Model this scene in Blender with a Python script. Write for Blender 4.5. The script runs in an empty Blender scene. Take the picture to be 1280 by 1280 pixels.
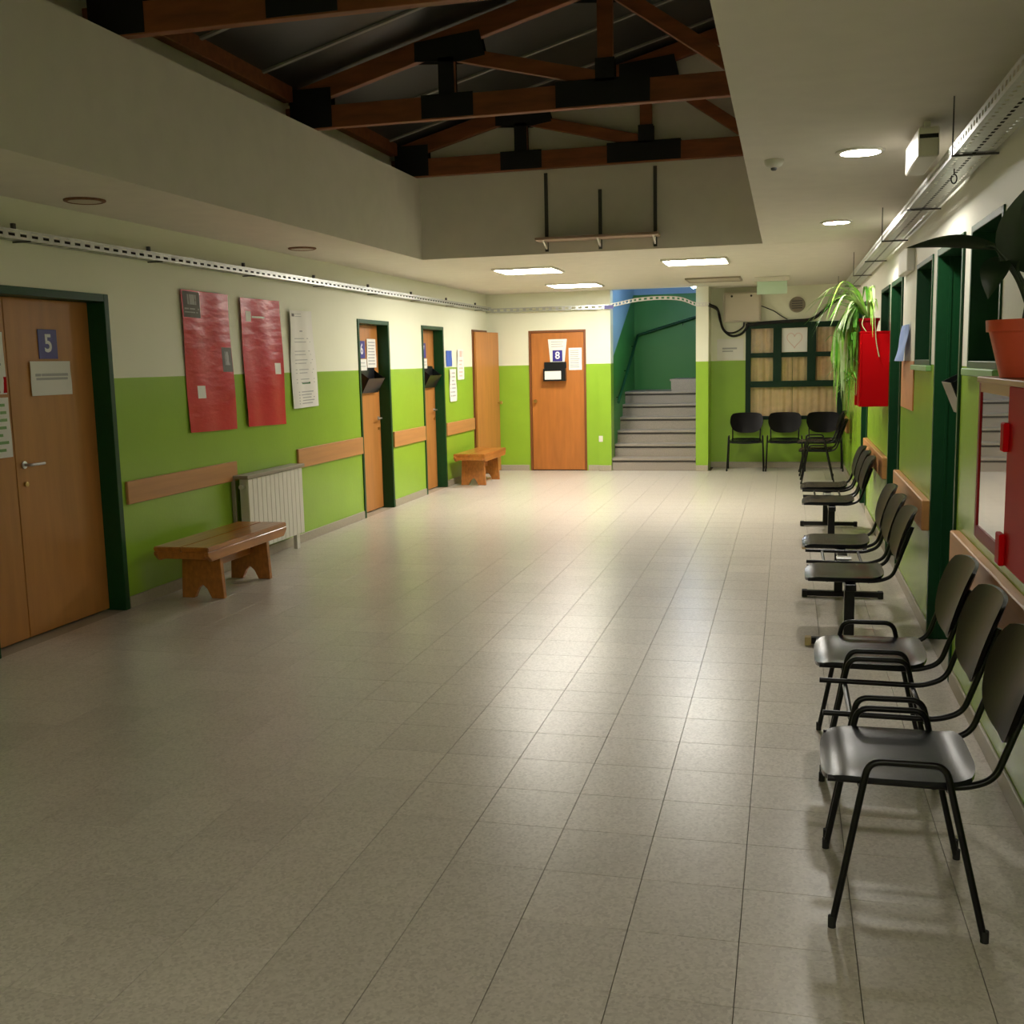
import bpy, bmesh, math, random
from mathutils import Vector, Matrix
random.seed(7)
S = bpy.context.scene
COL = S.collection

# ------------------------------------------------------------------ camera
CAM_H, FPX = 1.65, 1343.13
YAW, PITCH, ROLL = 0.251267, 0.138091, -0.0225518
_cy, _sy = math.cos(YAW), math.sin(YAW)
FWD = Vector((-_sy*math.cos(PITCH), _cy*math.cos(PITCH), -math.sin(PITCH)))
_r = Vector((_cy, _sy, 0)); _u = _r.cross(FWD)
RIGHT = math.cos(ROLL)*_r + math.sin(ROLL)*_u
UP = -math.sin(ROLL)*_r + math.cos(ROLL)*_u
CAMPOS = Vector((0, 0, CAM_H))
cd = bpy.data.cameras.new('camera'); cam = bpy.data.objects.new('camera', cd); COL.objects.link(cam)
cd.sensor_width = 36; cd.sensor_fit = 'HORIZONTAL'; cd.lens = 36*FPX/1280; cd.clip_start = 0.05
M = Matrix((RIGHT, UP, -FWD)).transposed().to_4x4(); M.translation = CAMPOS
cam.matrix_world = M
S.camera = cam

# ------------------------------------------------------------------ world, exposure
w = bpy.data.worlds.new('world'); S.world = w; w.use_nodes = True
w.node_tree.nodes['Background'].inputs[0].default_value = (0, 0, 0, 1)
w.node_tree.nodes['Background'].inputs[1].default_value = 0
S.view_settings.view_transform = 'Standard'; S.view_settings.look = 'None'
S.view_settings.gamma = 1; S.view_settings.use_curve_mapping = False
S.view_settings.exposure = 0.85
PANEL_E, DOWN_E, NEAR_FILL_E, STAIR_E = 31.0, 110.0, 125.0, 18.0
BACK_FILL_E = 17.0

def pix(ax, val, px, py):
    """pixel of the 1280 frame -> point on the plane (axis ax == val) that the thing touches"""
    v = FWD + (px-640)/FPX*RIGHT - (py-640)/FPX*UP
    return CAMPOS + v*((val-CAMPOS[ax])/v[ax])

# ------------------------------------------------------------------ materials
def lin(c):
    return tuple((x/12.92 if x <= .04045 else ((x+.055)/1.055)**2.4) for x in [v/255 for v in c]) + (1,)
MATS = {}
def mat(name, rgb, rough=.5, metal=0, noise=0, nscale=20, bump=0, emit=0, spec=.5, coat=0, stretch=None):
    m = bpy.data.materials.new(name); m.use_nodes = True; nt = m.node_tree
    b = nt.nodes['Principled BSDF']; c = lin(rgb)
    b.inputs['Base Color'].default_value = c; b.inputs['Roughness'].default_value = rough
    b.inputs['Metallic'].default_value = metal; b.inputs['Specular IOR Level'].default_value = spec
    b.inputs['Coat Weight'].default_value = coat
    if emit:
        b.inputs['Emission Color'].default_value = c; b.inputs['Emission Strength'].default_value = emit
    if noise or bump:
        tc = nt.nodes.new('ShaderNodeTexCoord'); mp = nt.nodes.new('ShaderNodeMapping')
        nt.links.new(tc.outputs['Object'], mp.inputs[0])
        if stretch: mp.inputs['Scale'].default_value = stretch
        n = nt.nodes.new('ShaderNodeTexNoise'); n.inputs['Scale'].default_value = nscale; n.inputs['Detail'].default_value = 5
        nt.links.new(mp.outputs[0], n.inputs['Vector'])
        if noise:
            mx = nt.nodes.new('ShaderNodeMix'); mx.data_type = 'RGBA'
            mx.inputs[6].default_value = tuple(x*(1-noise) for x in c[:3])+(1,)
            mx.inputs[7].default_value = tuple(min(1, x*(1+noise)) for x in c[:3])+(1,)
            cr = nt.nodes.new('ShaderNodeMapRange'); cr.inputs[1].default_value = .3; cr.inputs[2].default_value = .7
            nt.links.new(n.outputs[0], cr.inputs[0]); nt.links.new(cr.outputs[0], mx.inputs[0])
            nt.links.new(mx.outputs[2], b.inputs['Base Color'])
        if bump:
            bp = nt.nodes.new('ShaderNodeBump'); bp.inputs['Strength'].default_value = bump; bp.inputs['Distance'].default_value = .01
            nt.links.new(n.outputs[0], bp.inputs['Height']); nt.links.new(bp.outputs[0], b.inputs['Normal'])
    MATS[name] = m
    return m
mat('cream', (228, 226, 200), .55, bump=.06, nscale=40)
mat('ceil', (226, 220, 208), .6, noise=.03, nscale=6)
MATS['wellwall'] = MATS['ceil']
mat('grout', (92, 84, 75), .8)
mat('skirt', (168, 158, 140), .4, noise=.08, nscale=60)
mat('door_wood', (182, 122, 62), .38, noise=.10, nscale=5, stretch=(3, 3, .35))
mat('door_wood_red', (176, 108, 48), .36, noise=.12, nscale=5, stretch=(3, 3, .35))
mat('rail_wood', (190, 134, 80), .42, noise=.10, nscale=6, stretch=(1, .2, 4))
mat('bench_wood', (176, 110, 48), .3, noise=.22, nscale=7, stretch=(5, .4, 3), coat=.3)
mat('truss_wood', (132, 74, 38), .6, noise=.25, nscale=6, stretch=(.6, 3, 3))
mat('truss_plate', (14, 12, 12), .7)
mat('roof_panel', (44, 43, 40), .35, noise=.3, nscale=1.2)
mat('batten', (140, 137, 128), .5)
mat('dk_green', (16, 66, 34), .4, spec=.3, noise=.08, nscale=30)
mat('dk_green_win', (12, 44, 26), .45, spec=.2)
mat('brown_frame', (120, 70, 34), .45)
mat('black_plastic', (13, 11, 11), .34, spec=.14, bump=.03, nscale=120)
mat('seat_plastic', (24, 25, 30), .25, spec=.3, bump=.03, nscale=120)
mat('black_metal', (12, 11, 12), .32, spec=.28)
mat('tray_black', (18, 18, 24), .3)
mat('chrome', (206, 206, 206), .38, metal=1)
mat('galv', (196, 198, 196), .34, metal=1, noise=.1, nscale=30)
mat('white_steel', (222, 218, 206), .35)
mat('grey_steel', (150, 140, 124), .45)
mat('paper', (232, 230, 224), .6)
mat('ink', (178, 178, 180), .7)
mat('ink_dark', (118, 114, 114), .7)
mat('sign_blue', (52, 46, 140), .35)
mat('sign_white', (235, 235, 240), .5)
mat('blue_paper', (60, 96, 190), .6)
mat('pale_blue', (130, 160, 225), .6)
mat('pink_paper', (226, 190, 180), .6)
mat('red_poster', (206, 22, 42), .3, bump=.55, nscale=5, stretch=(1, 1, 3.2))
mat('red_paint', (190, 12, 18), .45, spec=.03)
mat('red_paint_dark', (150, 14, 26), .45, spec=.15)
mat('terracotta', (206, 78, 50), .5, noise=.06, nscale=20)
mat('soil', (40, 28, 20), .9)
mat('leaf_dark', (24, 44, 24), .35, noise=.2, nscale=12)
mat('stem_dark', (40, 56, 32), .5)
mat('leaf_lime', (168, 220, 96), .4, noise=.22, nscale=18)
mat('leaf_pale', (200, 226, 160), .4, noise=.1, nscale=18)
mat('leaf_mid', (104, 184, 58), .45, noise=.2, nscale=18)
mat('curtain', (244, 214, 166), .8, noise=.08, nscale=12)
mat('elec_box', (200, 190, 172), .45)
mat('rubber', (28, 26, 26), .8)
mat('cap_cream', (214, 188, 140), .6)
mat('step', (150, 140, 130), .5, noise=.12, nscale=90)
mat('step_edge', (60, 55, 52), .6)
mat('stair_green', (62, 128, 66), .5, bump=.05, nscale=40)
mat('stair_blue', (150, 178, 214), .55)
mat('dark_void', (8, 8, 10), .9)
mat('rust', (120, 76, 46), .6, noise=.3, nscale=40)
mat('tan_board', (198, 128, 66), .5, noise=.08, nscale=14)
mat('sill_green', (120, 164, 96), .45)
mat('brass', (200, 170, 110), .3, metal=1)
mat('shelf_wood', (176, 150, 130), .6)
mat('dark_grey', (70, 68, 66), .5)
mat('panel_lit', (255, 249, 236), .5, emit=PANEL_E)
mat('lamp_lit', (255, 250, 240), .5, emit=DOWN_E)
mat('fill_near', (255, 246, 232), .5, emit=NEAR_FILL_E)  # glow of the added downlight out of view
mat('fill_back', (255, 249, 236), .5, emit=BACK_FILL_E)  # glow of the added pair of panels behind the camera
mat('stair_lamp', (212, 230, 255), .5, emit=STAIR_E*16)
mat('panel_off', (196, 184, 166), .4)
mat('exit_plate', (196, 222, 196), .3)

def two_tone(name, low, high, z, rough_low=.3):
    """wall painted in two colours, the edge of the paint at height z"""
    m = bpy.data.materials.new(name); m.use_nodes = True; nt = m.node_tree; b = nt.nodes['Principled BSDF']
    g = nt.nodes.new('ShaderNodeNewGeometry'); sx = nt.nodes.new('ShaderNodeSeparateXYZ'); nt.links.new(g.outputs['Position'], sx.inputs[0])
    n = nt.nodes.new('ShaderNodeTexNoise'); n.inputs['Scale'].default_value = 3; n.inputs['Detail'].default_value = 6
    nt.links.new(g.outputs['Position'], n.inputs['Vector'])
    gt = nt.nodes.new('ShaderNodeMath'); gt.operation = 'GREATER_THAN'; gt.inputs[1].default_value = z
    nt.links.new(sx.outputs[2], gt.inputs[0])
    def var(c, k):
        mx = nt.nodes.new('ShaderNodeMix'); mx.data_type = 'RGBA'
        mx.inputs[6].default_value = tuple(x*(1-k) for x in lin(c)[:3])+(1,); mx.inputs[7].default_value = tuple(min(1, x*(1+k)) for x in lin(c)[:3])+(1,)
        nt.links.new(n.outputs[0], mx.inputs[0]); return mx
    lo, hi = var(low, .10), var(high, .03)
    mx = nt.nodes.new('ShaderNodeMix'); mx.data_type = 'RGBA'
    nt.links.new(gt.outputs[0], mx.inputs[0]); nt.links.new(lo.outputs[2], mx.inputs[6]); nt.links.new(hi.outputs[2], mx.inputs[7])
    nt.links.new(mx.outputs[2], b.inputs['Base Color'])
    rr = nt.nodes.new('ShaderNodeMapRange'); rr.inputs[3].default_value = rough_low; rr.inputs[4].default_value = .55
    nt.links.new(gt.outputs[0], rr.inputs[0]); nt.links.new(rr.outputs[0], b.inputs['Roughness'])
    n2 = nt.nodes.new('ShaderNodeTexNoise'); n2.inputs['Scale'].default_value = 30; nt.links.new(g.outputs['Position'], n2.inputs['Vector'])
    bp = nt.nodes.new('ShaderNodeBump'); bp.inputs['Strength'].default_value = .08; bp.inputs['Distance'].default_value = .01
    nt.links.new(n2.outputs[0], bp.inputs['Height']); nt.links.new(bp.outputs[0], b.inputs['Normal'])
    MATS[name] = m
two_tone('wall_paint', (143, 182, 52), (230, 231, 208), 1.605)
two_tone('wall_paint_right', (143, 182, 52), (230, 228, 212), 1.585, .25)

def tile_mat():
    m = bpy.data.materials.new('terrazzo'); m.use_nodes = True; nt = m.node_tree; b = nt.nodes['Principled BSDF']
    g = nt.nodes.new('ShaderNodeNewGeometry'); oi = nt.nodes.new('ShaderNodeObjectInfo')
    v = nt.nodes.new('ShaderNodeTexVoronoi'); v.inputs['Scale'].default_value = 110; nt.links.new(g.outputs['Position'], v.inputs['Vector'])
    n = nt.nodes.new('ShaderNodeTexNoise'); n.inputs['Scale'].default_value = 2.2; n.inputs['Detail'].default_value = 6; nt.links.new(g.outputs['Position'], n.inputs['Vector'])
    bw = nt.nodes.new('ShaderNodeRGBToBW'); nt.links.new(v.outputs['Color'], bw.inputs[0])
    r = nt.nodes.new('ShaderNodeValToRGB'); nt.links.new(bw.outputs[0], r.inputs[0])
    e = r.color_ramp.elements; e[0].position = .12; e[0].color = lin((184, 174, 164)); e[1].position = .85; e[1].color = lin((208, 199, 189))
    k = r.color_ramp.elements.new(.45); k.color = lin((198, 189, 178))
    hs = nt.nodes.new('ShaderNodeHueSaturation'); nt.links.new(r.outputs[0], hs.inputs['Color'])
    a = nt.nodes.new('ShaderNodeMath'); a.operation = 'MULTIPLY_ADD'; a.inputs[1].default_value = .10; a.inputs[2].default_value = .90
    nt.links.new(oi.outputs['Random'], a.inputs[0])
    a2 = nt.nodes.new('ShaderNodeMath'); a2.operation = 'MULTIPLY_ADD'; a2.inputs[1].default_value = .16; nt.links.new(n.outputs[0], a2.inputs[0]); nt.links.new(a.outputs[0], a2.inputs[2])
    nt.links.new(a2.outputs[0], hs.inputs['Value']); nt.links.new(hs.outputs[0], b.inputs['Base Color'])
    rr = nt.nodes.new('ShaderNodeMapRange'); rr.inputs[1].default_value = .3; rr.inputs[2].default_value = .7; rr.inputs[3].default_value = .285; rr.inputs[4].default_value = .32
    nt.links.new(n.outputs[0], rr.inputs[0]); nt.links.new(rr.outputs[0], b.inputs['Roughness'])
    b.inputs['Specular IOR Level'].default_value = .55
    MATS['terrazzo'] = m
tile_mat()

def glass_mat(name, tint=(255, 255, 255), refl=.12):
    m = bpy.data.materials.new(name); m.use_nodes = True; nt = m.node_tree; nt.nodes.clear()
    o = nt.nodes.new('ShaderNodeOutputMaterial'); mx = nt.nodes.new('ShaderNodeMixShader')
    t = nt.nodes.new('ShaderNodeBsdfTransparent'); t.inputs[0].default_value = lin(tint)
    gl = nt.nodes.new('ShaderNodeBsdfGlossy'); gl.inputs['Roughness'].default_value = .03
    f = nt.nodes.new('ShaderNodeFresnel'); f.inputs[0].default_value = 1.45
    a = nt.nodes.new('ShaderNodeMath'); a.operation = 'ADD'; a.inputs[1].default_value = refl; a.use_clamp = True
    nt.links.new(f.outputs[0], a.inputs[0]); nt.links.new(a.outputs[0], mx.inputs[0])
    nt.links.new(t.outputs[0], mx.inputs[1]); nt.links.new(gl.outputs[0], mx.inputs[2]); nt.links.new(mx.outputs[0], o.inputs[0])
    MATS[name] = m
glass_mat('glass', refl=.0); glass_mat('cab_glass', (190, 190, 190), .35); glass_mat('exit_glass', (214, 240, 220), .08)

# ------------------------------------------------------------------ mesh building helpers
def world_off(o):
    v = Vector((0, 0, 0))
    while o is not None:
        v += o.location; o = o.parent
    return v
class MB:
    def __init__(s): s.v = []; s.f = []
    def add(s, vs, fs):
        n = len(s.v); s.v += [Vector(a) for a in vs]; s.f += [tuple(i+n for i in f) for f in fs]; return s
    def box(s, x0, x1, y0, y1, z0, z1):
        x0, x1 = min(x0, x1), max(x0, x1); y0, y1 = min(y0, y1), max(y0, y1); z0, z1 = min(z0, z1), max(z0, z1)
        return s.add([(x, y, z) for z in (z0, z1) for x, y in ((x0, y0), (x1, y0), (x1, y1), (x0, y1))],
                     [(3, 2, 1, 0), (4, 5, 6, 7), (0, 1, 5, 4), (1, 2, 6, 5), (2, 3, 7, 6), (3, 0, 4, 7)])
    def beam(s, a, b, wid, hei, up=(0, 0, 1)):
        a, b = Vector(a), Vector(b); d = (b-a).normalized(); up = Vector(up); r = d.cross(up).normalized(); u = r.cross(d)
        vs = [p + r*sx*wid/2 + u*sz*hei/2 for p in (a, b) for sx, sz in ((-1, -1), (1, -1), (1, 1), (-1, 1))]
        return s.add(vs, [(0, 1, 2, 3), (7, 6, 5, 4), (0, 4, 5, 1), (1, 5, 6, 2), (2, 6, 7, 3), (3, 7, 4, 0)])
    def tube(s, pts, r, n=8, r2=None):
        pts = [Vector(p) for p in pts]; N = len(pts); rings = []; prev = None
        for i, p in enumerate(pts):
            d = (pts[min(i+1, N-1)]-pts[max(i-1, 0)]).normalized()
            a = prev if prev is not None else (Vector((0, 0, 1)) if abs(d.z) < .9 else Vector((1, 0, 0)))
            x = (a - d*a.dot(d)).normalized(); prev = x; y = d.cross(x)
            rad = r if r2 is None else r+(r2-r)*i/(N-1)
            rings.append([p + rad*(math.cos(t)*x+math.sin(t)*y) for t in [2*math.pi*k/n for k in range(n)]])
        vs = [q for R in rings for q in R]; fs = []
        for i in range(N-1):
            for k in range(n): fs.append((i*n+k, i*n+(k+1) % n, (i+1)*n+(k+1) % n, (i+1)*n+k))
        fs.append(tuple(range(n-1, -1, -1))); fs.append(tuple((N-1)*n+k for k in range(n)))
        return s.add(vs, fs)
    def lathe(s, c, prof, n=24, axis='z'):
        c = Vector(c); vs = []; fs = []
        for r, z in prof:
            for k in range(n):
                t = 2*math.pi*k/n; a, b = r*math.cos(t), r*math.sin(t)
                vs.append(c + (Vector((a, b, z)) if axis == 'z' else Vector((a, z, b)) if axis == 'y' else Vector((z, a, b))))
        for i in range(len(prof)-1):
            for k in range(n): fs.append((i*n+k, i*n+(k+1) % n, (i+1)*n+(k+1) % n, (i+1)*n+k))
        fs.append(tuple(range(n-1, -1, -1))); fs.append(tuple((len(prof)-1)*n+k for k in range(n)))
        return s.add(vs, fs)
    def prism(s, poly, a0, a1, axis):
        """poly of 2D points extruded along axis ('x': poly is (y,z); 'y': poly is (x,z))"""
        mk = (lambda p, a: (a, p[0], p[1])) if axis == 'x' else (lambda p, a: (p[0], a, p[1])) if axis == 'y' else (lambda p, a: (p[0], p[1], a))
        n = len(poly); vs = [mk(p, a0) for p in poly]+[mk(p, a1) for p in poly]
        return s.add(vs, [tuple(range(n-1, -1, -1)), tuple(range(n, 2*n))]+[(i, (i+1) % n, n+(i+1) % n, n+i) for i in range(n)])
    def grid(s, fn, nu, nv, thick=None):
        """surface fn(u,v) -> point; with thick, a closed slab (offset by the vector or fn)"""
        vs = [Vector(fn(i/nu, j/nv)) for j in range(nv+1) for i in range(nu+1)]
        W = nu+1; fs = [(j*W+i, j*W+i+1, (j+1)*W+i+1, (j+1)*W+i) for j in range(nv) for i in range(nu)]
        if thick is not None:
            n = len(vs); t = Vector(thick); vs += [v+t for v in vs]
            fs += [tuple(n+k for k in reversed(f)) for f in fs]
            rim = [i for i in range(nu)]+[nu+j*W for j in range(nv)]+[nv*W+nu-i for i in range(nu)]+[(nv-j)*W for j in range(nv)]
            for a, b in zip(rim, rim[1:]+rim[:1]): fs.append((b, a, n+a, n+b))
        return s.add(vs, fs)
    def build(s, name, m, parent=None, smooth=False, bevel=0, seg=1):
        off = world_off(parent) if parent is not None else None
        if off is None:
            xs = [v.x for v in s.v]; ys = [v.y for v in s.v]; zs = [v.z for v in s.v]
            off = Vector(((min(xs)+max(xs))/2, (min(ys)+max(ys))/2, min(zs)))
        me = bpy.data.meshes.new(name)
        bm = bmesh.new(); vv = [bm.verts.new(v-off) for v in s.v]
        for f in s.f:
            try: bm.faces.new([vv[i] for i in f])
            except ValueError: pass
        bmesh.ops.recalc_face_normals(bm, faces=bm.faces)
        if bevel: bmesh.ops.bevel(bm, geom=list(bm.edges), offset=bevel, segments=seg, affect='EDGES', clamp_overlap=True)
        if smooth:
            for f in bm.faces: f.smooth = True
        bm.to_mesh(me); bm.free()
        if smooth: me.set_sharp_from_angle(angle=math.radians(40))
        me.materials.append(MATS[m])
        o = bpy.data.objects.new(name, me); COL.objects.link(o)
        if parent is not None: o.parent = parent
        else: o.location = off
        return o
def tag(o, label=None, cat=None, group=None, kind=None):
    if label: o['label'] = label
    if cat: o['category'] = cat
    if group: o['group'] = group
    if kind: o['kind'] = kind
    return o
def thing(name, loc, label=None, cat=None, group=None, kind=None):
    o = bpy.data.objects.new(name, None); COL.objects.link(o); o.location = loc; o.empty_display_size = .1
    return tag(o, label, cat, group, kind)
def copy_tree(o, parent=None):
    c = o.copy(); COL.objects.link(c); c.parent = parent
    for ch in o.children: copy_tree(ch, c)
    return c
def bez(pts, n=8):
    """smooth path through points (Catmull-Rom)"""
    P = [Vector(p) for p in pts]; P = [2*P[0]-P[1]]+P+[2*P[-1]-P[-2]]; out = []
    for i in range(1, len(P)-2):
        for k in range(n):
            t = k/n; a, b, c, d = P[i-1], P[i], P[i+1], P[i+2]
            out.append(.5*((2*b)+(c-a)*t+(2*a-5*b+4*c-d)*t*t+(3*b-a-3*c+d)*t**3))
    return out+[P[-2]]
def rounded(pts, r, n=5):
    """polyline with filleted corners"""
    P = [Vector(p) for p in pts]; out = [P[0]]
    for a, b, c in zip(P, P[1:], P[2:]):
        d1, d2 = (a-b), (c-b); k = min(r, d1.length*.45, d2.length*.45); s, e = b+d1.normalized()*k, b+d2.normalized()*k
        for i in range(n+1):
            t = i/n; out.append(s*(1-t)**2+b*2*t*(1-t)+e*t*t)
    return out+[P[-1]]
def text_mesh(body, size):
    c = bpy.data.curves.new('t', 'FONT'); c.body = body; c.size = size; c.align_x = 'CENTER'; c.align_y = 'CENTER'; c.extrude = .0008; c.resolution_u = 4
    c.offset = size*.02
    o = bpy.data.objects.new('t', c); COL.objects.link(o)
    dg = bpy.context.evaluated_depsgraph_get(); me = bpy.data.meshes.new_from_object(o.evaluated_get(dg))
    bpy.data.objects.remove(o); return me
def text_on(body, size, m, at, facing, parent, name='numeral'):
    me = text_mesh(body, size); me.materials.append(MATS[m])
    o = bpy.data.objects.new(name, me); COL.objects.link(o); o.parent = parent
    o.location = Vector(at)-world_off(parent)
    rz = {'-y': 0, '+x': math.pi/2, '-x': -math.pi/2}[facing]
    o.rotation_euler = (math.pi/2, 0, rz); return o
def hole_wall(mb, axis, p0, p1, a0, a1, z0, z1, holes):
    """wall slab: axis 'x' means the slab spans x in [p0,p1] and runs along y in [a0,a1]; holes = (a0,a1,z0,z1)"""
    cuts = sorted({a0, a1, *[h[0] for h in holes], *[h[1] for h in holes]})
    for s, e in zip(cuts, cuts[1:]):
        zz = [(z0, z1)]
        for h in holes:
            if h[0] <= s+1e-6 and h[1] >= e-1e-6:
                nz = []
                for lo, hi in zz:
                    if h[2] > lo+1e-6: nz.append((lo, min(hi, h[2])))
                    if h[3] < hi-1e-6: nz.append((max(lo, h[3]), hi))
                zz = nz
        for lo, hi in zz:
            if axis == 'x': mb.box(p0, p1, s, e, lo, hi)
            else: mb.box(s, e, p0, p1, lo, hi)
    return mb
def st(o, label, cat): return tag(o, label, cat, kind='structure')

# ------------------------------------------------------------------ the room
LX, RX, FY, WY, CZ = -4.45, 0.82, 16.05, 16.6, 2.68
BY = -3.2                                           # the corridor goes on behind the camera to here
WELL = (-3.52, -0.23, -1.0, 10.36)                  # opening to the roof: x0,x1,y0,y1
PZ = 3.45                                           # top of the wall round that opening
L_DOORS = [(5.14, 6.48, 2.165), (10.86, 11.80, 2.15), (12.96, 13.84, 2.14), (15.2, 16.0, 2.14)]
R_DOORS = [(5.62, 6.55, 2.22), (8.45, 9.30, 2.22), (11.75, 12.60, 2.22)]
R_WINS = [(4.66, 5.42, 1.58, 2.22), (6.78, 7.58, 1.58, 2.22), (9.52, 10.32, 1.58, 2.22), (12.85, 13.6, 1.58, 2.22)]

# floor: slab with single tiles on it
TS, TX0, TY0 = 0.3195, -0.11215, 2.6069
fl = st(MB().box(LX-.2, RX+.2, BY-.2, WY+.1, -.20, -.012).build('floor', 'grout'), 'pale speckled terrazzo tile floor of the corridor', 'floor')
xs = [TX0+TS*k for k in range(-14, 4)]; ys = [TY0+TS*k for k in range(-19, 44)]
tiles = []
for i, x in enumerate(xs):
    for j, y in enumerate(ys):
        x0, x1, y0, y1 = max(x, LX), min(x+TS, RX), max(y, BY), min(y+TS, WY if x+TS/2 > -1.2 else FY)
        if x1-x0 < .02 or y1-y0 < .02: continue
        def pr(P):
            d = Vector(P)-CAMPOS; k = d.dot(FWD)
            return (640+FPX*d.dot(RIGHT)/k, 640-FPX*d.dot(UP)/k) if k > .3 else None
        q = [pr((a, b, 0)) for a, b in ((x0, y0), (x1, y0), (x1, y1), (x0, y1))]
        area = 0
        if all(q):
            q = [(min(max(a, 0), 1280), min(max(b, 0), 1280)) for a, b in q]
            area = abs(sum(q[k][0]*q[(k+1) % 4][1]-q[(k+1) % 4][0]*q[k][1] for k in range(4)))/2
        tiles.append((area, x0, x1, y0, y1))
tiles.sort(reverse=True)
G = .0024
def tile_mesh():
    mb = MB(); h = TS/2-G/2
    mb.box(-h, h, -h, h, -.012, 0); me = bpy.data.meshes.new('tile'); bm = bmesh.new(); vv = [bm.verts.new(v) for v in mb.v]
    for f in mb.f: bm.faces.new([vv[k] for k in f])
    top = [e for e in bm.edges if all(abs(v.co.z) < 1e-6 for v in e.verts)]
    bmesh.ops.bevel(bm, geom=top, offset=.0003, segments=1, affect='EDGES')
    bmesh.ops.recalc_face_normals(bm, faces=bm.faces); bm.to_mesh(me); bm.free(); me.materials.append(MATS['terrazzo']); return me
tme = tile_mesh(); rest = MB()
for k, (a, x0, x1, y0, y1) in enumerate(tiles):
    if k < 300 and a > 60:
        o = bpy.data.objects.new('tile', tme); COL.objects.link(o); o.parent = fl
        o.location = Vector(((x0+x1)/2, (y0+y1)/2, 0))-fl.location
        o.scale = ((x1-x0)/TS, (y1-y0)/TS, 1)
    else: rest.box(x0+G/2, x1-G/2, y0+G/2, y1-G/2, -.012, 0)
tag(rest.build('tile_field', 'terrazzo', fl), kind='stuff')

# ceiling with the opening, in slabs that meet at a joint
c = MB()
JY = 10.40
c.box(LX-.2, WELL[0]-.1, BY-.2, WELL[3], CZ, CZ+.12).box(WELL[1]+.1, RX+.2, BY-.2, JY-.004, CZ, CZ+.12)
c.box(WELL[0]-.1, WELL[1]+.1, BY-.2, WELL[2]-.12, CZ, CZ+.12)
WE = WELL[3]+.12
c.box(LX-.2, -2.54, WE, FY+.1, CZ, CZ+.12).box(-2.54, -1.29, WE, FY+.02, CZ, CZ+.12).box(LX-.2, WELL[0]-.3, WELL[3], WE, CZ, CZ+.12)
c.box(-1.29, WELL[1]+.1, WE, WY+.2, CZ, CZ+.12).box(WELL[1]+.1, RX+.2, JY+.004, WY+.2, CZ, CZ+.12).box(WELL[1]+.1, RX+.2, JY-.004, JY+.004, CZ+.006, CZ+.12)
st(c.build('ceiling', 'ceil'), 'flat off-white plaster ceiling round the roof opening', 'ceiling')
# walls round the opening, up to the roof
def roof_z(x): return 3.83+.27*(x+3.48)
st(MB().box(WELL[0]-.10, WELL[0], WELL[2]-.1, WELL[3], CZ, PZ).build('wall_upper_left', 'wellwall'), 'long upper wall below the trusses, left of the roof opening', 'wall')
st(MB().prism([(WELL[0]-.3, CZ), (WELL[1]+.1, CZ), (WELL[1]+.1, roof_z(WELL[1]+.1)), (WELL[0]-.3, roof_z(WELL[0]-.3))], WELL[3], WELL[3]+.12, 'y').build('wall_upper_far', 'wellwall'),
   'upper end wall carrying the steel shelf rack', 'wall')
st(MB().box(WELL[1], WELL[1]+.1, WELL[2]-.1, WELL[3], CZ, roof_z(WELL[1]+.1)).build('wall_upper_right', 'wellwall'), 'upper wall on the right of the roof opening', 'wall')
st(MB().prism([(WELL[0]-.3, CZ), (WELL[1]+.1, CZ), (WELL[1]+.1, roof_z(WELL[1]+.1)), (WELL[0]-.3, roof_z(WELL[0]-.3))], WELL[2]-.12, WELL[2], 'y').build('wall_upper_back', 'wellwall'),
   'upper end wall of the roof opening behind the camera', 'wall')
st(MB().box(WELL[0]-.34, WELL[0]-.26, WELL[2]-.1, WELL[3]+.1, PZ-.1, roof_z(WELL[0]-.3)).box(WELL[0]-.3, WELL[0]-.09, WELL[2]-.1, WELL[3]+.1, PZ-.14, PZ-.04).build('wall_eaves', 'wellwall'),
   'low eaves wall set back behind the truss ends', 'wall')

# roof lining with battens up the slope
ro = MB(); x0, x1 = WELL[0]-.4, WELL[1]+.3
ro.add([(x0, WELL[2]-.2, roof_z(x0)), (x1, WELL[2]-.2, roof_z(x1)), (x1, WELL[3]+.2, roof_z(x1)), (x0, WELL[3]+.2, roof_z(x0)),
        (x0, WELL[2]-.2, roof_z(x0)+.06), (x1, WELL[2]-.2, roof_z(x1)+.06), (x1, WELL[3]+.2, roof_z(x1)+.06), (x0, WELL[3]+.2, roof_z(x0)+.06)],
       [(3, 2, 1, 0), (4, 5, 6, 7), (0, 1, 5, 4), (1, 2, 6, 5), (2, 3, 7, 6), (3, 0, 4, 7)])
roof = st(ro.build('roof', 'roof_panel'), 'dark sloping roof lining above the timber trusses', 'roof')
for k in range(13):
    y = -.3+.86*k
    MB().beam((x0+.15, y, roof_z(x0+.15)-.008), (x1-.1, y, roof_z(x1-.1)-.008), .035, .016).build('batten', 'batten', roof)

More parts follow.
